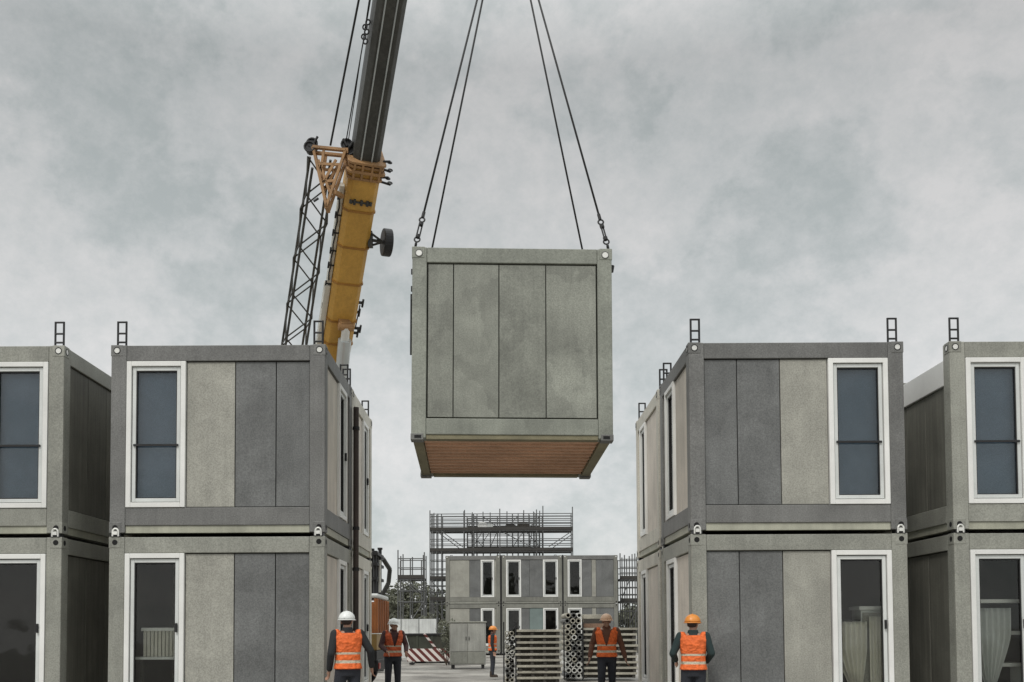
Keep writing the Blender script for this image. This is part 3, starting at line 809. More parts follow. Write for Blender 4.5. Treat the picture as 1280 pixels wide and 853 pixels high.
# reel
rp = on_boom(291) + sideB * (BW / 2 + .52) - upB * .35
reel = CM().tube(rp - sideB * .13, rp + sideB * .13, .40, 28).build('hose_reel', BLACK_STEEL, crane, bevel=.03)
CM().tube(rp - sideB * .02, rp + sideB * .15, .12, 16).build('reel_hub', C_DARK, reel)
rb = CM(); q = rp - sideB * .52 + upB * .05
rb.tube(q, rp - sideB * .12, .05).tube(q + dB * .22, rp - sideB * .12, .035).tube(q - dB * .22, rp - sideB * .12, .035); rb.box(q.x - .02, q.x + .1, q.y - .12, q.y + .12, q.z - .22, q.z + .22)
rb.build('reel_bracket', C_DARK, crane)
# lift cylinder
hb_ = Vector((dB.x, dB.y, 0)).normalized()
cyl_t = at(432.5, 409, on_boom(409).y - .75)
cyl_d = at(427, 468, on_boom(409).y + .25) - cyl_t
cyl_b = cyl_t + cyl_d * ((cyl_t.z - 1.7) / -cyl_d.z)
mid = cyl_t + (cyl_b - cyl_t) * .035
CM().tube(cyl_b, mid, .21, 20).build('lift_cylinder', C_GREY, crane, smooth=False)
CM().tube(mid, cyl_t, .13, 16).build('cylinder_rod', ZINC, crane)
ce = CM().tube(cyl_t - sideB * .24, cyl_t + sideB * .24, .12, 16); ce.beam(cyl_t, cyl_t + upB * .40 - sideB * .1, .34, .28, sideB)
ce.build('cylinder_bracket', C_BROWN, crane, bevel=.01)
# lattice jib stowed along the boom
J0 = at(367, 436, 32.0); J1 = at(402, 205, on_boom(205).y + .1)
dj = (J1 - J0).normalized(); J00 = J0 - dj * 6.5
sj = sideB; uj = sj.cross(dj); jw = .36
chd = CM(); lac = CM()
cor = [(-1, -1), (1, -1), (1, 1), (-1, 1)]
Lj = (J1 - J00).length
for a_, b_ in cor: chd.tube(J00 + sj * jw * a_ + uj * jw * b_, J1 + sj * jw * a_ * .82 + uj * jw * b_, .038, 8)
nb = int(Lj / .78)
for k in range(nb):
    p = J00 + dj * (Lj * k / nb); p2 = J00 + dj * (Lj * (k + 1) / nb)
    for i in range(4):
        (a0, b0), (a1, b1) = cor[i], cor[(i + 1) % 4]
        if (k + i) % 2: (a0, b0), (a1, b1) = (a1, b1), (a0, b0)
        lac.tube(p + sj * jw * a0 + uj * jw * b0, p2 + sj * jw * a1 + uj * jw * b1, .023, 6)
jib = chd.build('lattice_jib', C_DARK, crane)
lac.build('jib_lacing', C_DARK, jib)
# rusty triangular bracket at the boom collar, with sheaves
z_ = on_boom(192).y - .3
T1, T2, T3, T4 = at(391, 184, z_), at(432, 188, z_), at(408, 258, z_), at(402, 215, z_)
br_ = CM()
for a_, b_, w_ in ((T1, T2, .12), (T1, T3, .09), (T2, T3, .09), (at(396, 205, z_), at(424, 206, z_), .05), (at(400, 228, z_), at(417, 226, z_), .05), (at(398, 200, z_), at(412, 240, z_), .05), (at(420, 200, z_), at(402, 232, z_), .05), (at(405, 186, z_), at(400, 222, z_), .05)):
    for dy in (0, .34):
        br_.beam(a_ + Vector((0, dy, 0)), b_ + Vector((0, dy, 0)), w_, .07, (0, 1, 0))
for p in (T1, T2, T3): br_.beam(p, p + Vector((0, .34, 0)), .1, .1)
br_.beam(at(418, 240, z_), at(428, 246, z_ + .6), .12, .10); br_.beam(T2, at(436, 200, z_ + .6), .14, .14)
bk = br_.build('jib_bracket', C_BROWN, crane)
for p in (at(391, 182, z_ + .17), at(434, 183, z_ + .17), at(388, 186, z_ + .1), at(437, 190, z_ + .2)):
    sv = CM(); sv.tube(p - Vector((0, .12, 0)), p + Vector((0, .12, 0)), .14, 14); sv.ring(p - Vector((0, .13, 0)), (0, 1, 0), .14, .03, 14, 6); sv.build('sheave', BLACK_STEEL, crane)
for p, q in ((at(391, 182, z_), at(397, 171, z_)), (at(434, 183, z_), at(429, 174, z_)), (at(437, 184, z_), at(441, 178, z_)), (at(387, 184, z_), at(383, 178, z_)), (at(398, 248, z_), at(392, 252, z_))):
    CM().tube(p, q, .035).build('bracket_pin', BLACK_STEEL, crane)
rp_ = CM()
rp_.tube(at(413, 182, z_), at(473.5, -128, on_boom(-120).y - .3), .028, 6)
rp_.tube(at(431, 186, z_ + .2), at(483.6, -120, on_boom(-120).y), .016, 6)
rp_.tube(at(434, 186, z_ + .2), at(480, -125, on_boom(-120).y - .1), .012, 6)
rp_.build('hoist_ropes', ROPE, crane)
lug_ = CM(); zz = on_boom(45).y - .3
for k, py in enumerate((28, 34, 40, 46, 52)): lug_.ring(at(460 - (k % 2) * 3 - k * .8, py, zz), (.3, 1, .2), .06, .022, 10, 6)
lug_.build('rope_guide', BLACK_STEEL, crane)
# load rope and hook block under the boom tip
hk = CM()
for k in (-.12, .12): hk.tube(TIP + Vector((k, 0, -.4)), apex + Vector((k, 0, .95)), .016, 6)
hk.build('load_rope', ROPE, crane)
hk = CM().box(apex.x - .22, apex.x + .22, apex.y - .14, apex.y + .14, apex.z + .35, apex.z + .98).build('hook_block', C_YEL, crane, bevel=.04)
CM().poly([apex + Vector(v) for v in ((0, 0, .36), (0, 0, .15), (.10, 0, .05), (.10, 0, -.08), (0, 0, -.16), (-.10, 0, -.10))], .045, 10).build('hook', BLACK_STEEL, hk)
# carrier and slewing deck (behind the stack)
fw_ = hb_; sw_ = sideB
b = CM(); c0 = Vector((BASE.x, BASE.y, 0))
b.beam(c0 - fw_ * 4.2 + Vector((0, 0, 1.15)), c0 + fw_ * 5.2 + Vector((0, 0, 1.15)), 2.5, .55, sw_, ch=.05)
b.build('carrier', C_YEL, crane, bevel=.03)
b = CM(); b.beam(c0 - fw_ * 2.6 + Vector((0, 0, 1.85)), c0 + fw_ * 1.0 + Vector((0, 0, 1.85)), 2.3, .75, sw_, ch=.06)
for k in (-.62, .62): b.beam(c0 - fw_ * .9 + sw_ * k + Vector((0, 0, 2.5)), c0 + fw_ * .7 + sw_ * k + Vector((0, 0, 2.5)), .16, 1.0, sw_)
b.build('slewing_deck', C_YEL, crane, bevel=.03)
b = CM(); b.beam(c0 - fw_ * 3.4 + Vector((0, 0, 2.2)), c0 - fw_ * 2.65 + Vector((0, 0, 2.2)), 2.4, 1.0, sw_, ch=.08); b.build('counterweight', C_DARK, crane, bevel=.03)
b = CM(); p = c0 + fw_ * .6 - sw_ * 1.15; b.beam(p + Vector((0, 0, 2.2)) - fw_ * .7, p + Vector((0, 0, 2.2)) + fw_ * .8, .85, 1.5, sw_, ch=.12); cabn = b.build('operator_cab', C_YEL, crane, bevel=.03)
b = CM(); b.beam(p + Vector((0, 0, 2.45)) - fw_ * .45, p + Vector((0, 0, 2.45)) + fw_ * .81, .87, .8, sw_, ch=.06); b.build('cab_glass', BLIND, cabn)
for k in (-3.4, -1.9, 2.4, 4.2):
    for s in (-1, 1):
        p = c0 + fw_ * k + sw_ * s * 1.15 + Vector((0, 0, .62)); wh = CM().tube(p - sw_ * .2, p + sw_ * .2, .62, 24).build('wheel', TYRE, crane, bevel=.05)
        CM().tube(p + sw_ * s * .19, p + sw_ * s * .23, .34, 18).build('rim', C_YEL, wh)
for k in (-3.9, 5.0):
    for s in (-1, 1):
        p = c0 + fw_ * k; g2 = CM(); g2.beam(p + sw_ * s * 1.25 + Vector((0, 0, 1.0)), p + sw_ * s * 2.4 + Vector((0, 0, 1.0)), .3, .3, fw_); g2.tube(p + sw_ * s * 2.3 + Vector((0, 0, .12)), p + sw_ * s * 2.3 + Vector((0, 0, 1.1)), .09, 12); g2.tube(p + sw_ * s * 2.3, p + sw_ * s * 2.3 + Vector((0, 0, .12)), .3, 16); g2.build('outrigger', C_DARK, crane)

# ------------------------------------------------------------------ orange lorry with a folded loading crane behind the left stack
YL = 24.0
rx = at(471, 788, YL).x
lor = thing('lorry', 'orange lorry with dark folded loading crane, mostly hidden behind the left stack', 'lorry', (rx, YL + 1.2, 0), R(90))
b = MB().box(-1.2, 1.2, 0, 5.6, .72, 1.02).build('chassis', BLACK_STEEL, lor, bevel=.02)
MB().box(-1.2, 1.2, -.03, .09, .52, .80).build('bumper', BLACK_STEEL, lor, bevel=.02)
for s in (-1, 1):
    for yy in (.75, 1.95, 4.8):
        wh = MB().tube((s * 1.16, yy, .5), (s * .84, yy, .5), .5, 24).build('wheel', TYRE, lor, bevel=.04)
        MB().tube((s * 1.165, yy, .5), (s * 1.10, yy, .5), .25, 18).build('rim', C_PALE, wh)
    MB().box(s * 1.0 - .14, s * 1.0 + .14, -.055, -.032, .58, .72).build('tail_light', mat('tail_red', (.4, .03, .02), .3), lor)
MB().box(-1.2, 1.2, .0, 3.9, 1.03, 1.42).build('tool_box', YEL_P, lor, bevel=.015)
tb = MB(); tb.box(-1.2, 1.2, .0, .07, 1.44, 2.28)
for k in range(7): tb.box(-1.2 + k * .385, -1.11 + k * .385, -.03, -.002, 1.45, 2.27)
tb.box(-1.14, 1.14, .072, 3.8, 1.44, 2.2)
tb.build('cargo_body', ORANGE_P, lor, bevel=.01)
MB().box(-1.22, 1.0, -.04, .6, 2.29, 2.40).build('tarpaulin', W_SASH, lor, bevel=.04)
for k, (x, y_, t_) in enumerate(((-.75, .10, 3.42), (-.45, .22, 3.50), (-.1, .06, 3.55), (.35, .2, 3.40))):
    MB().tube((x, y_, 2.42), (x + .04, y_, t_), .045, 8).tube((x + .04, y_, t_), (x + .04, y_, t_ + .05), .065, 8).build('crane_mast', BLACK_STEEL, lor)
for z in (2.75, 3.1, 3.36): MB().box(-.85, .45, .02, .28, z, z + .07).build('mast_brace', BLACK_STEEL, lor)
MB().poly([(.7, .1, 2.42), (.8, -.06, 2.75), (.75, -.10, 3.1), (.5, .05, 3.36)], .06, 10).build('crane_arm', C_DARK, lor)
MB().tube((-.6, .0, 2.45), (-.55, .0, 3.25), .03, 10).build('cylinder', C_PALE, lor)
MB().box(-1.2, 1.2, 4.1, 5.7, 1.03, 2.9).build('cab', ORANGE_P, lor, bevel=.08)

# ------------------------------------------------------------------ far two-storey block of cabins
YF = 61.0
gf = 'cabins of the far two storey block'
FR_FAR = mat('frame_paint_far', (0.20, 0.20, 0.175), 0.55, grain=0.25, blotch=0.2, streak=0.15)
fm_u = {'frame': FR_FAR, 'plain': P_DARK, 'top': FR_DARK, 'base': FR_LITE}
m1 = [P(1.35, P_LITE), P(.75, P_DARK), W(.93, 'lo'), P(.12, P_LITE)]
m2 = lambda c: [W(.93, 'lo'), P(.5, P_DARK), P(.82, c), W(.93, 'lo')]
m3 = [W(.93, 'lo'), P(.65, P_DARK), P(.28, P_LITE), P(1.15, P_DARK)]
xs3 = ((at(557, 720, YF).x, at(625, 720, YF).x), (at(627.5, 720, YF).x, at(702.5, 720, YF).x), (at(704.5, 720, YF).x, at(772, 720, YF).x))
zf = 0.16
txt = ('left', 'middle', 'right')
for i, ((xa, xb), segs) in enumerate(zip(xs3, ((m1, m1), (m2(P_DARK), m2(P_TEAL)), (m3, m3)))):
    cabin(('upper left cabin of the far block, light panel at its left end', 'upper middle cabin of the far block, two narrow white windows', 'upper right cabin of the far block, next to the right scaffold')[i], xa, xb, YF, 5.0, zf + 2.975, {'front': segs[0]}, fm_u, ALL4[2:] if i < 2 else (), gf)
    cabin(('ground floor left cabin of the far block behind the grey cabinet', 'ground floor middle cabin of the far block, teal panel between its windows', 'ground floor right cabin of the far block behind the pipe pile')[i], xa, xb, YF, 5.0, zf, {'front': segs[1]}, {**LOM, 'frame': FR_FAR}, (), gf, upper=False)

for k, lb in ((0, 'left and middle'), (1, 'middle and right')):
    a, b_ = xs3[k][1] + .006, xs3[k + 1][0] - .006
    o = MB().box(a, b_, YF + .05, YF + .10, .05, zf + 5.95).build('gap_shade_strip', GASKET_GAP_BLACK)  # black strip added in place of the shade in the open gap
    tag(o, 'black strip added as shade between the %s cabins of the far block' % lb, 'shade strip')

# ------------------------------------------------------------------ scaffolds
def scaffold(label, xs, y0, y1, z_top, decks, rails, ground_x, z_low, braces=(), group=None, extra=None):
    """xs: standards; decks: heights (x range follows); rails: heights; ground_x: standards that reach the ground, the rest start at z_low"""
    t = thing('scaffold', label, 'scaffold', (xs[0], y0, 0), 0, group)
    o = Vector((xs[0], y0, 0))
    for x in xs:
        for y in (y0, y1):
            zb = 0 if x in ground_x else z_low
            MB().tube(Vector((x, y, zb)) - o, Vector((x, y, z_top + rnd.uniform(-.15, .45))) - o, .036, 6).build('standard', GALV, t)
    for z, a, b_ in decks:
        d_ = MB().box(a - o.x, b_ - o.x, 0.02, y1 - y0 - .02, z - .07, z); d_.box(a - o.x, b_ - o.x, -.05, -.02, z - .05, z + .16); d_.build('deck', DECKM, t)
        MB().tube((a - o.x, 0, z - .1), (b_ - o.x, 0, z - .1), .034, 6).build('ledger', GALV, t)
        MB().tube((a - o.x, y1 - y0, z - .1), (b_ - o.x, y1 - y0, z - .1), .034, 6).build('ledger', GALV, t)
    for z, a, b_ in rails:
        MB().tube((a - o.x, -.04, z), (b_ - o.x, -.04, z), .028, 6).build('guard_rail', GALV, t)
        MB().tube((a - o.x, y1 - y0 + .04, z), (b_ - o.x, y1 - y0 + .04, z), .028, 6).build('guard_rail', GALV, t)
    for xa, za, xb, zb in braces:
        MB().tube((xa - o.x, -.05, za), (xb - o.x, -.05, zb), .03, 6).build('brace', GALV, t)
    return t


YB = 66.4
X = lambda px: at(px, 700, YB).x
Zp = lambda py, Y=YB: at(624, py, Y).z
sx_ = [X(p) for p in (537.5, 541, 546, 552, 580, 592, 625, 671, 679, 716)]
zs = {k: Zp(k) for k in (642, 647, 652, 656, 662, 674, 680, 687, 722, 700, 711)}
scaffold('tall scaffold rising behind the roof of the far block', sx_, YB, YB + 1.3, Zp(641),
         [(Zp(662), sx_[0], sx_[-1]), (Zp(688), sx_[0], sx_[-1]), (Zp(723), sx_[0], X(562)), (Zp(749), sx_[0], X(562))],
         [(Zp(642.5), sx_[0], sx_[-1]), (Zp(646), sx_[0], sx_[-1]), (Zp(651), sx_[0], sx_[-1]), (Zp(655), sx_[0], sx_[-1]), (Zp(674), sx_[0], sx_[-1]), (Zp(680), sx_[0], sx_[-1]), (Zp(700), sx_[0], X(562)), (Zp(711), sx_[0], X(562)), (Zp(717), sx_[0], X(562)), (Zp(732), sx_[0], X(562)), (Zp(740), sx_[0], X(562)), (Zp(755), sx_[0], X(562))],
         [q for q in sx_], 0, [(X(546), Zp(664), X(575), Zp(686)), (X(552), Zp(664), X(579), Zp(684)), (X(686), Zp(684), X(713), Zp(666)), (X(690), Zp(686), X(716), Zp(668)), (X(538), Zp(725), X(556), Zp(744)), (X(538), Zp(752), X(556), Zp(775)), (X(602), Zp(680), X(612), Zp(666)), (X(630), Zp(666), X(668), Zp(686))], group='scaffolds round the far block')
# inner lift of the same works, further back and denser
Y2 = 69.0
X2 = lambda px: at(px, 700, Y2).x
s2 = [X2(p) for p in (584, 590, 596, 604, 613, 622, 634, 641, 648, 655, 662, 668, 675)]
Z2 = lambda py: at(624, py, Y2).z
scaffold('dense inner scaffold of close standards behind the tall scaffold', s2, Y2, Y2 + 1.2, Z2(644), [(Z2(660), s2[0], s2[-1]), (Z2(686), s2[0], s2[-1])],
         [(Z2(k), s2[0], s2[-1]) for k in (648, 653, 668, 676)], s2, 0, [(s2[0], Z2(662), s2[3], Z2(684)), (s2[2], Z2(645), s2[0], Z2(660)), (s2[9], Z2(662), s2[12], Z2(684)), (s2[12], Z2(645), s2[10], Z2(660)), (s2[5], Z2(664), s2[4], Z2(684)), (s2[3], Z2(646), s2[5], Z2(659)), (s2[6], Z2(660), s2[8], Z2(645)), (s2[7], Z2(684), s2[9], Z2(664)), (s2[1], Z2(686), s2[3], Z2(663)), (s2[10], Z2(686), s2[11], Z2(646))], group='scaffolds round the far block')
# goods on the decks
for i, (px, py, w_, h_, m_, lb) in enumerate(((603, 659, .62, .45, W_WHITE, 'white bag'), (612.5, 659, .40, .38, W_SASH, 'pale grey bag'), (638, 659, .7, .32, DECKM, 'dark bundle of boards'), (654, 659, .8, .42, TIMBER2, 'brown bundle of boards'))):
    p = at(px, 661.2, YB + .6)
    o = MB().box(-w_ / 2, w_ / 2, -.25, .25, 0, h_); 
    for q in range(3): o.box(-w_ / 2 + .05, w_ / 2 - .08 * q, -.2, .2, h_ + .03 * q + .002, h_ + .03 * (q + 1))
    o = o.build('material_bundle', m_, bevel=.06 if i < 2 else .01); o.location = (p.x, p.y, Zp(662) + .003)
    tag(o, lb + ' lying on the upper deck of the tall scaffold', 'bundle', 'materials on the scaffold deck')
# left tower and right tower
YT = 55.0
X3 = lambda px: at(px, 740, YT).x
Z3 = lambda py: at(624, py, YT).z
s3 = [X3(497.5), X3(501), X3(513), X3(527), X3(530.5)]
scaffold('small free standing scaffold tower at the left of the far block, before the trees', s3, YT, YT + 1.3, Z3(697), [(Z3(722), s3[0], s3[-1])],
         [(Z3(k), s3[0], s3[-1]) for k in (698, 709.5, 738, 752)], s3, 0, [(X3(503), Z3(724), X3(522), Z3(741)), (X3(508), Z3(724), X3(526), Z3(741)), (X3(530), Z3(752), X3(514), Z3(776))], group='scaffolds round the far block')
YR = 62.5
X4 = lambda px: at(px, 740, YR).x
Z4 = lambda py: at(624, py, YR).z
s4 = [X4(p) for p in (775.5, 781, 787, 794, 800)]
scaffold('narrow scaffold at the right end of the far block, next to the cream cabin', s4, YR, YR + 1.3, Z4(700), [(Z4(724), s4[0], s4[-1]), (Z4(752), s4[0], s4[-1])],
         [(Z4(k), s4[0], s4[-1]) for k in (700, 710, 717, 735, 744, 765)], s4, 0, [(s4[0], Z4(752), s4[2], Z4(726)), (s4[2], Z4(780), s4[4], Z4(755))], group='scaffolds round the far block')

# ------------------------------------------------------------------ trees and bushes
def leaf_cloud(b, c, rad, n_, size, r_):
    for _ in range(n_):
        while True:
            v = Vector((r_.uniform(-1, 1), r_.uniform(-1, 1), r_.uniform(-1, 1)))
            if .25 < v.length < 1: break
        p = c + Vector((v.x * rad.x, v.y * rad.y, v.z * rad.z)); s = size * r_.uniform(.6, 1.4)
        a = Vector((r_.gauss(0, 1), r_.gauss(0, 1), r_.gauss(0, .6))).normalized(); q = a.orthogonal().normalized()
        q = (q * math.cos(r_.random() * 6) + a.cross(q) * math.sin(r_.random() * 6))
        b.add([p - a * s, p + q * s * .45, p + a * s, p - q * s * .45], [(0, 1, 2, 3)])


def tree(label, x, y, h, w, seed, mt, size=.16, n_=1500):
    r_ = random.Random(seed)
    t = thing('tree', label, 'tree', (x, y, 0), 0, 'trees behind the far block')
    tr_ = MB(); tr_.tube((0, 0, -.05), (.05, .02, h * .5), h * .032, 10, h * .02); tr_.tube((.05, .02, h * .5), (.0, .05, h * .85), h * .02, 8, h * .006)
    ends = []
    for k in range(9):
        a = r_.random() * 6.28; z = h * r_.uniform(.25, .6); l = w * r_.uniform(.5, .95); q = Vector((math.cos(a) * l, math.sin(a) * l, z + h * r_.uniform(.08, .3)))
        tr_.tube((.03, .02, z), q, h * .012, 6, h * .004); ends.append(q)
    tr_.build('trunk', BARK, t)
    cr = MB()
    cl = ends + [Vector((r_.gauss(0, w * .35), r_.gauss(0, w * .35), h * r_.uniform(.5, .98))) for _ in range(12)]
    for c in cl: leaf_cloud(cr, c, Vector((w * r_.uniform(.25, .5),) * 2 + (h * r_.uniform(.07, .15),)), n_ // len(cl), size, r_)
    cr.build('crown', mt, t)
    return t


tl = ((487, 741, 88, 'low bushy tree next to the orange lorry'), (500, 724, 82, 'tallest dark tree behind the small scaffold tower'), (516, 731, 86, 'round grey green tree behind the small scaffold tower'), (533, 733, 82, 'tree right of the small scaffold tower'), (550, 737, 86, 'tree touching the left end of the far block'), (784, 752, 84, 'tree behind the scaffold at the right end of the far block'), (797, 757, 90, 'tree partly behind the cream wall of the right stack'))
for i, (px, py, Y, lb) in enumerate(tl):
    p = at(px, py, Y); tree(lb, p.x, Y, p.z, 1.25, 40 + i, (LEAF_A, LEAF_B)[i % 2])
for i, (px, py, Y, w_, lb) in enumerate(((558, 775, 43, .5, 'small leafy bush left of the grey cabinet'), (573, 772, 45, .45, 'pale leafy bush behind the grey cabinet'), (541, 764, 52, .7, 'wide grey bush beside the white hoarding'))):
    p = at(px, py, Y); t = thing('bush', lb, 'bush', (p.x, Y, 0), 0, 'bushes by the hoarding')
    r_ = random.Random(90 + i); b = MB()
    for k in range(10): b.tube((0, 0, 0), (r_.gauss(0, w_ * .5), r_.gauss(0, w_ * .5), p.z * r_.uniform(.5, .9)), .015, 5, .005)
    b.build('stems', BARK, t); b = MB()
    for k in range(14): leaf_cloud(b, Vector((r_.gauss(0, w_ * .4), r_.gauss(0, w_ * .4), p.z * r_.uniform(.3, .92))), Vector((w_ * .4, w_ * .4, .22)), 70, .06, r_)
    b.build('foliage', (LEAF_B, LEAF_A)[i % 2], t)

# ------------------------------------------------------------------ hoarding, skip, striped barrier, cabinet
YH = 50.0
x0 = at(487, 780, YH).x - 3.0; x1 = at(546, 780, YH).x; zt = at(520, 774, YH).z
t = thing('hoarding', 'white site hoarding of flat panels behind the dark skip', 'hoarding', (x0, YH, 0))
npan = 6
for i in range(npan):
    a = (x1 - x0) / npan
    MB().box(i * a + .02, (i + 1) * a - .02, -.02, .02, .12, zt).build('panel', HOARD, t, bevel=.004)
for i in range(npan + 1):
    a = (x1 - x0) / npan; MB().tube((i * a, .06, 0), (i * a, .06, zt + .1), .03).build('post', GALV, t)
t = thing('waste_skip', 'dark rusty waste skip behind the red and white barrier', 'skip', (at(540, 800, 47).x, 47.0, 0))
zt = at(540, 793, 47).z; w2 = at(570, 800, 47).x - at(540, 800, 47).x
b = MB()
prof = [(-w2 - .1, zt), (-w2 + .25, .14), (w2 - .25, .14), (w2 + .1, zt)]
for y_, s in ((0, 1), (1.7, 1)):
    b.add([(x, y_, z) for x, z in prof] + [(x, y_ + .06, z) for x, z in prof], [(0, 1, 2, 3), (7, 6, 5, 4), (0, 4, 5, 1), (1, 5, 6, 2), (2, 6, 7, 3), (3, 7, 4, 0)])
b.add([(prof[0][0], .06, zt), (prof[1][0], .06, .14), (prof[1][0], 1.7, .14), (prof[0][0], 1.7, zt)], [(0, 1, 2, 3)]); b.add([(prof[3][0], .06, zt), (prof[2][0], .06, .14), (prof[2][0], 1.7, .14), (prof[3][0], 1.7, zt)], [(0, 1, 2, 3)])
b.box(-w2 + .25, w2 - .25, .06, 1.7, .12, .16)
b.build('body', SKIP, t)
MB().box(-w2 - .15, w2 + .15, -.05, .0, zt - .06, zt + .04).build('rim', BLACK_STEEL, t, bevel=.01)
MB().box(-w2 - .15, w2 + .15, 1.76, 1.82, zt - .06, zt + .04).build('rim', BLACK_STEEL, t, bevel=.01)
b = MB()
for k in (-.7, 0, .7): b.box(k - .04, k + .04, -.045, -.002, .2, zt - .07)
b.build('ribs', SKIP, t)
for s in (-1, 1): MB().box(s * .6 - .25, s * .6 + .25, .2, 1.5, -.02, .118).build('skid', BLACK_STEEL, t)
YBR = 45.0
xc = at(539, 815, YBR).x
t = thing('striped_barrier', 'red and white diagonally striped barrier board in front of the skip', 'barrier', (xc, YBR, 0))
z0, z1 = at(540, 827, YBR).z, at(540, 811, YBR).z
hw_ = (at(569, 815, YBR).x - at(509, 815, YBR).x) / 2
MB().box(-hw_, hw_, -.02, .02, z0, z1).build('board', STRIPES, t, bevel=.004)
for s in (-1, 1):
    b = MB(); b.tube((s * hw_ * .8, .05, 0), (s * hw_ * .8, .05, z1 + .1), .025); b.box(s * hw_ * .8 - .1, s * hw_ * .8 + .1, -.3, .4, -.02, .06); b.build('foot', BLACK_STEEL, t)
p = at(546, 812, YBR + .5); o = MB().box(-.05, .05, -.01, .01, 0, .95).build('striped_board', STRIPES); o.location = (p.x, YBR + .62, .62); o.rotation_euler = (.12, R(-38), 0)
tag(o, 'short striped board tilted against the skip above the barrier', 'board')
YC = 40.0
xa, xb = at(562, 800, YC).x, at(607, 800, YC).x; zt = at(585, 777, YC).z
t = thing('site_cabinet', 'grey two door site cabinet in front of the far block', 'cabinet', ((xa + xb) / 2, YC, 0)); hw_ = (xb - xa) / 2
MB().box(-hw_, hw_, 0, .8, .12, zt - .05).build('body', CAB, t, bevel=.01)
MB().box(-hw_ - .04, hw_ + .04, -.05, .84, zt - .048, zt).build('lid', FR_LITE, t, bevel=.01)
for s in (-1, 1):
    dr = MB().box(min(s * .01, s * (hw_ - .04)), max(s * .01, s * (hw_ - .04)), -.025, -.002, .66, zt - .09).build('door', CAB, t, bevel=.006); MB().box(s * .06 - .012, s * .06 + .012, -.055, -.027, 1.1, 1.25).build('handle', BLACK_STEEL, dr)
    dr = MB().box(min(s * .01, s * (hw_ - .04)), max(s * .01, s * (hw_ - .04)), -.025, -.002, .16, .64).build('lower_panel', FR_LITE, t, bevel=.006)
    MB().box(s * (hw_ - .12) - .06, s * (hw_ - .12) + .06, .05, .75, -.02, .118).build('foot', BLACK_STEEL, t)

# ------------------------------------------------------------------ piles of formwork panels and pipes
def pile(px0, px1, py_top, Y, nlay, names, grp, depth=1.1, mats_=(TIMBER, TIMBER2), skew=0.0):
    xa, xb = at(px0, 800, Y).x, at(px1, 800, Y).x; zt = at((px0 + px1) / 2, py_top, Y).z
    lh = zt / nlay; w = xb - xa
    for k in range(nlay):
        xo = rnd.uniform(-.03, .03)
        t = thing('formwork_panel', names(k), 'formwork panel', ((xa + xb) / 2 + xo, Y + rnd.uniform(-.03, .03), k * lh), 0, grp)
        MB().box(-w / 2, w / 2, 0, depth, lh * .60, lh - .002).build('plate', mats_[0], t, bevel=.004)
        for j in range(4):
            x = -w / 2 + .10 + j * (w - .20) / 3
            MB().box(x - .045, x + .045, .03, depth - .03, .001, lh * .59).build('bearer', mats_[1], t)
        for y_ in (.10, depth - .18): MB().box(-w / 2 + .04, w / 2 - .04, y_, y_ + .08, .004, lh * .585).build('gap_shade_joist', mats_[1], t)  # dark timber added across the width so gaps look black with shade


PA = 'panels of the front timber pile'
pile(645, 702, 787, 28.4, 9, lambda k: 'flat pale formwork panel in the front pile, ' + ('topmost', 'second from the top', 'third from the top', 'fourth from the top', 'fifth, halfway up', 'sixth from the top', 'seventh from the top', 'eighth from the top', 'bottom one on the ground')[8 - k], PA)
PB = 'panels of the rear timber pile'
pile(729, 797, 785, 31.0, 9, lambda k: 'flat pale formwork panel in the rear pile behind the walking worker, ' + ('topmost', 'second from the top', 'third from the top', 'fourth from the top', 'fifth, halfway up', 'sixth from the top', 'seventh from the top', 'eighth from the top', 'bottom one')[8 - k], PB)
# beam bundle on top of the rear pile
zt = at(760, 785, 31).z
xa, xb = at(729, 770, 31).x, at(762, 770, 31).x
for k in range(3):
    for j in range(4):
        o = MB().box(-(xb - xa) / 2, (xb - xa) / 2, -.07, .07, 0, .135).build('timber_beam', (TIMBER3, TIMBER2, TIMBER)[(k + (j > 0)) % 3 if k < 2 else 2], bevel=.008)
        o.location = ((xa + xb) / 2 + rnd.uniform(-.03, .03), 31.1 + j * .155, zt + k * .14 + .002)
        tag(o, 'timber beam in the bundle on the rear pile, %s layer, %s row' % (('bottom', 'middle', 'top')[k], ('front', 'second', 'third', 'back')[j]), 'beam', 'beams on top of the rear pile')
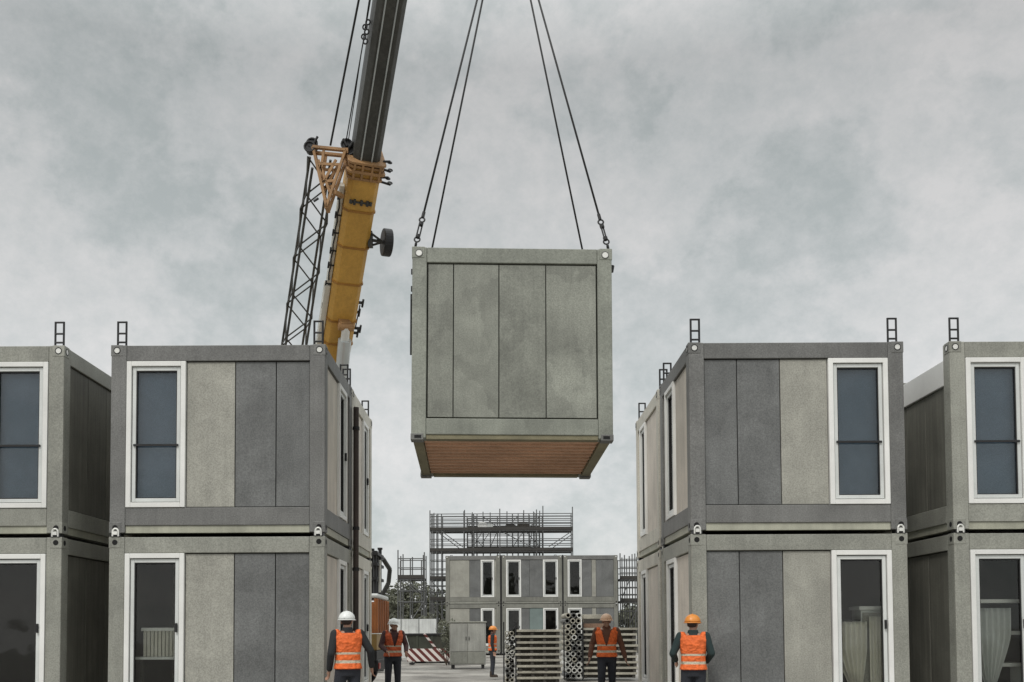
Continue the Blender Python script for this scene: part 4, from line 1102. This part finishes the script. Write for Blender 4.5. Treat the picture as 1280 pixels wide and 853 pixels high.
# pipes laid end-on beside the piles
def pipes(pxa, py_top, Y, ncol, nrow, where, grp, L_=2.2):
    xa = at(pxa, 800, Y).x; zt = at(pxa, py_top, Y).z; r_ = zt / nrow / 2
    cnames = ('left', 'middle', 'right') if ncol == 3 else ('left', 'right'); 
    ordn = ('second', 'third', 'fourth', 'fifth', 'sixth', 'seventh', 'eighth', 'ninth', 'tenth', 'eleventh', 'twelfth', 'thirteenth')
    rown = ('topmost',) + tuple(q + ' from the top' for q in ordn)
    _ = ('topmost', 'second from the top', 'third from the top', 'fourth from the top', 'fifth from the top', 'sixth from the top', 'seventh from the top', 'eighth from the top', 'ninth from the top', 'tenth from the top')
    for i in range(ncol):
        for j in range(nrow):
            x, z = xa + r_ + i * 2 * r_ * 1.02, r_ + j * 2 * r_
            b = MB(); n_ = 16
            vs = []
            yy = rnd.uniform(-.05, .12)
            for y_, rr in ((0, r_ * .97), (L_, r_ * .97), (L_, r_ * .62), (0, r_ * .62)):
                for q in range(n_): vs.append((rr * math.cos(q * 6.2832 / n_), y_, rr * math.sin(q * 6.2832 / n_)))
            b.add(vs, [(a * n_ + q, a * n_ + (q + 1) % n_, ((a + 1) % 4) * n_ + (q + 1) % n_, ((a + 1) % 4) * n_ + q) for a in range(4) for q in range(n_)])
            o = b.build('steel_pipe', (PIPE, TIMBER, PIPE, CAST, TIMBER, GALV)[rnd.randrange(6)], smooth=False); o.location = (x + (r_ * .35 if j % 2 else 0), Y + yy, z)
            tag(o, 'steel pipe end %s, %s column, %s' % (where, cnames[i], rown[nrow - 1 - j]), 'pipe', grp)


pipes(631, 789, 28.6, 2, 11, 'left of the front timber pile', 'pipes beside the front pile')
pipes(706, 766, 30.6, 3, 12, 'between the two timber piles', 'pipes beside the rear pile')
# side stakes that hold the pipes upright
for px, Y, lb in ((629.6, 28.55, 'left of the front pipe column'), (644.5, 28.55, 'between the front pipes and the front panels'), (704.5, 30.55, 'left of the rear pipe columns'), (728, 30.55, 'between the rear pipes and the rear panels')):
    p = at(px, 780, Y); s = MB().box(-.02, .02, -.03, .03, 0, p.z + .05).build('stake', BLACK_STEEL); s.location = (p.x, Y - .12, 0)
    tag(s, 'thin black stake standing ' + lb, 'stake', 'stakes holding the pipes')

# ------------------------------------------------------------------ people
def capsule(b, p, q, r0, r1, n_=12):
    p, q = Vector(p), Vector(q); d = (q - p)
    L_ = d.length; d.normalize(); a = d.orthogonal().normalized(); c = d.cross(a); rings = []
    for s in (-1, -.7, -.3): rings.append((p + d * (r0 * s), r0 * math.sqrt(max(0.02, 1 - s * s))))
    for s in (0, .33, .66, 1): rings.append((p + (q - p) * s, r0 + (r1 - r0) * s))
    for s in (.3, .7, 1): rings.append((q + d * (r1 * s), r1 * math.sqrt(max(0.02, 1 - s * s))))
    vs = [o + a * math.cos(6.2832 * i / n_) * rr + c * math.sin(6.2832 * i / n_) * rr for o, rr in rings for i in range(n_)]
    m_ = len(rings)
    b.add(vs, [(j * n_ + i, j * n_ + (i + 1) % n_, (j + 1) * n_ + (i + 1) % n_, (j + 1) * n_ + i) for j in range(m_ - 1) for i in range(n_)] + [tuple(range(n_))[::-1], tuple(range((m_ - 1) * n_, m_ * n_))])


def loft(b, rings, n_=24):
    """rings: (z, rx, ry, cx, cy)"""
    vs = []
    for z, rx_, ry_, cx, cy in rings:
        for i in range(n_):
            t = 6.2832 * i / n_; c_, s_ = math.cos(t), math.sin(t)
            vs.append((cx + rx_ * math.copysign(abs(c_) ** .85, c_), cy + ry_ * math.copysign(abs(s_) ** .85, s_), z))
    m_ = len(rings)
    b.add(vs, [(j * n_ + i, j * n_ + (i + 1) % n_, (j + 1) * n_ + (i + 1) % n_, (j + 1) * n_ + i) for j in range(m_ - 1) for i in range(n_)] + [tuple(range(n_))[::-1], tuple(range((m_ - 1) * n_, m_ * n_))])


def ellipsoid(b, c, r_, n_=16, m_=10):
    vs = []; c = Vector(c)
    for j in range(m_ + 1):
        ph = math.pi * (j + .001) / (m_ + .002)
        for i in range(n_): vs.append(c + Vector((r_[0] * math.sin(ph) * math.cos(6.2832 * i / n_), r_[1] * math.sin(ph) * math.sin(6.2832 * i / n_), r_[2] * math.cos(ph))))
    b.add(vs, [(j * n_ + i, j * n_ + (i + 1) % n_, (j + 1) * n_ + (i + 1) % n_, (j + 1) * n_ + i) for j in range(m_) for i in range(n_)] + [tuple(range(n_)), tuple(range(m_ * n_, (m_ + 1) * n_))[::-1]])


def fuse(b, name, mt, parent, voxel, smooth=4):
    """melts overlapping shapes into one continuous surface"""
    o = b.build('tmp_' + name, mt)
    md = o.modifiers.new('r', 'REMESH'); md.mode = 'VOXEL'; md.voxel_size = voxel; md.use_smooth_shade = True
    ms = o.modifiers.new('s', 'SMOOTH'); ms.iterations = smooth; ms.factor = .5
    dg = bpy.context.evaluated_depsgraph_get()
    me = bpy.data.meshes.new_from_object(o.evaluated_get(dg)); me.name = name
    old = o.data; bpy.data.objects.remove(o); bpy.data.meshes.remove(old)
    if not me.materials: me.materials.append(mt)
    for p in me.polygons: p.use_smooth = True
    r_ = bpy.data.objects.new(name, me); COL.objects.link(r_); r_.parent = parent
    return r_


def person(label, x, y, face, height, helm, sleeves, vest, arms, legs, head_turn=0.0, lean=0.0, neck_open=False, nvox=.0085):
    """face: heading in degrees (0 = towards the camera). arms: ((elbow),(wrist)) offsets per side from the shoulder; legs: (knee),(ankle) per side, from the ground up. local -Y is forward"""
    t = thing('person', label, 'person', (x, y, 0), R(face), 'site workers')
    k = height / 1.80; t.scale = (k, k, k)
    lean_y = lambda z: -lean * max(0, z - .95)
    SHO = [Vector((s * .195, lean_y(1.45) + .01, 1.455)) for s in (-1, 1)]
    hip = [Vector((s * .095, 0, .93)) for s in (-1, 1)]
    torso = [(.84, .145, .105, 0, 0), (.93, .17, .12, 0, 0), (1.03, .155, .105, 0, lean_y(1.03)), (1.14, .15, .105, 0, lean_y(1.14)), (1.28, .172, .12, 0, lean_y(1.28)), (1.40, .185, .115, 0, lean_y(1.40)), (1.47, .14, .085, 0, lean_y(1.47)), (1.52, .065, .06, 0, lean_y(1.52))]

    def grow(rs, g_): return [(z, a + g_, c + g_, cx, cy) for z, a, c, cx, cy in rs]
    hc = Vector((0, lean_y(1.66) - .025, 1.642))
    Rm = Matrix.Rotation(R(head_turn), 3, 'Z')
    H_ = lambda v: hc + Rm @ Vector(v)
    E = [SHO[i] + Vector(arms[i][0]) for i in (0, 1)]; Wr = [SHO[i] + Vector(arms[i][1]) for i in (0, 1)]
    K = [Vector(legs[i][0]) for i in (0, 1)]; An = [Vector(legs[i][1]) for i in (0, 1)]
    b = MB()
    loft(b, torso)
    capsule(b, (0, lean_y(1.5), 1.47), hc - Vector((0, -.02, .06)), .062, .056)
    ellipsoid(b, H_((0, .012, .035)), (.076, .095, .098)); ellipsoid(b, H_((0, -.028, -.045)), (.058, .066, .075))
    capsule(b, H_((0, -.088, .012)), H_((0, -.112, -.025)), .010, .017)          # nose
    for s in (-1, 1):
        ellipsoid(b, H_((s * .078, .012, -.005)), (.013, .022, .034)); ellipsoid(b, H_((s * .03, -.092, .014)), (.012, .008, .008)); ellipsoid(b, H_((s * .035, -.07, -.03)), (.025, .025, .025))
    ellipsoid(b, H_((0, -.092, -.062)), (.026, .010, .012)); ellipsoid(b, H_((0, -.075, -.098)), (.028, .026, .024))
    for i in (0, 1):
        s = (-1, 1)[i]
        capsule(b, SHO[i], E[i], .056, .043); capsule(b, E[i], Wr[i], .043, .029)
        d = (Wr[i] - E[i]).normalized(); side_ = Vector((0, -1, 0)) - d * Vector((0, -1, 0)).dot(d); side_.normalize(); nn = d.cross(side_)
        palm = Wr[i] + d * .09
        for q in (-.024, 0, .024): capsule(b, Wr[i] + d * .02 + side_ * q * .6, palm + side_ * q, .022, .017, 8)
        for q, l in ((-.036, .062), (-.012, .078), (.012, .084), (.035, .074)):
            k0 = palm + side_ * q + d * .012; k1 = k0 + d * l * .55 + nn * (-s) * .012; k2 = k1 + d * l * .40 + nn * (-s) * .032
            capsule(b, k0, k1, .0098, .009, 7); capsule(b, k1, k2, .009, .0078, 7)
        tb_ = Wr[i] + d * .04 + side_ * .028; tm = tb_ + d * .035 + side_ * .030; capsule(b, tb_, tm, .014, .011, 7); capsule(b, tm, tm + d * .034 + side_ * .006 + nn * (-s) * .012, .011, .009, 7)
        capsule(b, hip[i], K[i], .085, .056); capsule(b, K[i], An[i], .056, .038)
        capsule(b, An[i] + Vector((0, .03, -.03)), An[i] + Vector((0, -.15, -.045)), .04, .034)
    fuse(b, 'body', SKIN, t, nvox, 3)
    # jacket
    b = MB(); g_ = .016
    loft(b, grow([r_ for r_ in torso if r_[0] > .9 and r_[0] < 1.5], g_)); loft(b, [(1.46, .10, .085, 0, lean_y(1.46)), (1.53, .082, .078, 0, lean_y(1.5)), (1.555, .078, .074, 0, lean_y(1.52))])
    for i in (0, 1):
        capsule(b, SHO[i], E[i], .073, .060); capsule(b, E[i], E[i] + (Wr[i] - E[i]) * .93, .060, .047)
    fuse(b, 'jacket', sleeves, t, .012, 3)
    b = MB(); loft(b, [(.82, .155, .115, 0, 0), (.93, .185, .135, 0, 0), (1.0, .172, .122, 0, lean_y(1.0))])
    for i in (0, 1):
        capsule(b, hip[i] + Vector((0, 0, -.02)), K[i], .104, .077); capsule(b, K[i], An[i] + Vector((0, 0, .02)), .077, .062)
    fuse(b, 'trousers', TROUSER, t, .012, 3)
    for i in (0, 1):
        b = MB(); capsule(b, An[i] + Vector((0, .015, .08)), An[i] + Vector((0, .025, -.04)), .058, .05); capsule(b, An[i] + Vector((0, .03, -.04)), An[i] + Vector((0, -.15, -.048)), .05, .045)
        b.box(An[i].x - .048, An[i].x + .048, An[i].y - .20, An[i].y + .075, An[i].z - .095, An[i].z - .068)
        fuse(b, 'boot', BOOT, t, .012, 2)
    # vest, cut open at the throat
    b = MB(); loft(b, grow([(.93, .178, .128, 0, 0)] + [r_ for r_ in torso if .94 < r_[0] < 1.45] + [(1.47, .125, .088, 0, lean_y(1.47))], .040))
    for i in (0, 1): capsule(b, SHO[i] * .88 + Vector((0, lean_y(1.45) * .1, 1.46 * .12)), SHO[i] * .97 + Vector((0, 0, .012)), .075, .076)
    vo = fuse(b, 'vest', vest, t, .012, 3)
    bm = bmesh.new(); bm.from_mesh(vo.data)
    kill = []
    for f in bm.faces:
        c = f.calc_center_median(); rr = math.hypot(c.x, c.y - lean_y(1.47))
        if c.z < .915: kill.append(f)
        elif c.z > 1.475 and rr < .115: kill.append(f)
        elif neck_open and c.y < lean_y(c.z) - .05 and c.z > 1.16 and abs(c.x) < .012 + .28 * (c.z - 1.16): kill.append(f)
    bmesh.ops.delete(bm, geom=kill, context='FACES'); bm.to_mesh(vo.data); bm.free()
    sd_ = vo.modifiers.new('t', 'SOLIDIFY'); sd_.thickness = .006
    # hair at the nape and temples
    b = MB(); ellipsoid(b, H_((0, .026, .02)), (.082, .092, .09)); ho = fuse(b, 'hair', HAIR, t, .01, 1)
    bm = bmesh.new(); bm.from_mesh(ho.data); inv = Rm.inverted()
    bmesh.ops.delete(bm, geom=[f for f in bm.faces if (inv @ (f.calc_center_median() - hc)).y < -.015 or (inv @ (f.calc_center_median() - hc)).z < -.05], context='FACES'); bm.to_mesh(ho.data); bm.free()
    # helmet: dome, ridges, brim
    b = MB(); n_ = 28; rings = []
    for j in range(9):
        ph = j / 8 * math.pi / 2; rings.append((math.sin(ph) * .122 + .035, math.cos(ph)))
    vs = []
    for z, s in rings:
        for i in range(n_):
            a = 6.2832 * i / n_; rdg = 1 + (.0 if s < .3 else .012 * max(0, math.cos(a * 2)) ** 8)
            vs.append(H_((.120 * s * math.cos(a) * rdg, .008 + .143 * s * math.sin(a) * rdg, z + (0.006 if abs(math.cos(a)) < .12 else 0))))
    b.add(vs, [(j * n_ + i, j * n_ + (i + 1) % n_, (j + 1) * n_ + (i + 1) % n_, (j + 1) * n_ + i) for j in range(8) for i in range(n_)])
    vs = []
    for i in range(n_):
        a = 6.2832 * i / n_; fr = max(0, -math.sin(a)) ** 2
        vs += [H_((.118 * math.cos(a), .008 + .141 * math.sin(a), .036)), H_(((.142 + .0 * fr) * math.cos(a), .008 + (.162 + .045 * fr) * math.sin(a), .024 - .012 * fr))]
    b.add(vs, [(2 * i, 2 * i + 1, (2 * i + 3) % (2 * n_), (2 * i + 2) % (2 * n_)) for i in range(n_)])
    he = b.build('helmet', helm, t, smooth=True); md = he.modifiers.new('t', 'SOLIDIFY'); md.thickness = .005
    return t


DOWN = (((-.05, .03, -.29), (-.07, -.03, -.55)), ((.05, .03, -.29), (.07, -.03, -.55)))
STAND = (((-.11, -.01, .50), (-.12, .02, .095)), ((.11, -.01, .50), (.12, .02, .095)))
WALK = (((-.10, -.17, .52), (-.10, -.20, .095)), ((.10, .03, .50), (.10, .26, .15)))
BENT = (((-.10, -.02, -.28), (-.02, -.24, -.40)), ((.10, -.02, -.28), (.04, -.24, -.42)))
p = at(435, 764, 15.0); person('worker in white helmet and orange vest with black sleeves beside the left stack', p.x, 15.0, 205, p.z, HELM_W, CLOTH_DK, VEST, (((-.15, .04, -.26), (-.20, -.06, -.50)), ((.07, .04, -.29), (.06, -.10, -.54))), (((-.11, -.01, .50), (-.12, .02, .095)), ((.13, -.10, .51), (.14, -.05, .095))), head_turn=-30, lean=.05)
p = at(491, 773, 22.5); person('worker in white helmet and dark red vest before the orange lorry', p.x, 22.5, 20, p.z, HELM_W, CLOTH_BR, VEST2, BENT, STAND, head_turn=25, lean=.12, neck_open=True)
p = at(615.5, 782.5, 32.0); person('small distant worker in orange helmet beside the grey cabinet', p.x, 32.0, 95, p.z, HELM_O, CLOTH_DK, VEST, DOWN, STAND, head_turn=10)
p = at(758, 767, 20.3); person('worker in peach helmet walking towards the camera before the timber piles', p.x, 20.3, -8, p.z, HELM_P, CLOTH_TAN, VEST, (((-.10, .05, -.28), (-.14, -.06, -.53)), ((.10, .03, -.28), (.17, -.02, -.54))), WALK, head_turn=8, neck_open=True)
p = at(866, 768, 15.0); person('worker in orange helmet and orange vest with green sleeves beside the right stack', p.x, 15.0, 172, p.z, HELM_O, CLOTH_GN, VEST, (((-.08, .06, -.27), (-.02, -.15, -.40)), ((.12, .05, -.27), (.07, -.16, -.38))), (((-.10, -.03, .50), (-.13, .03, .095)), ((.13, -.06, .50), (.16, -.06, .095))), head_turn=-22, lean=.05)
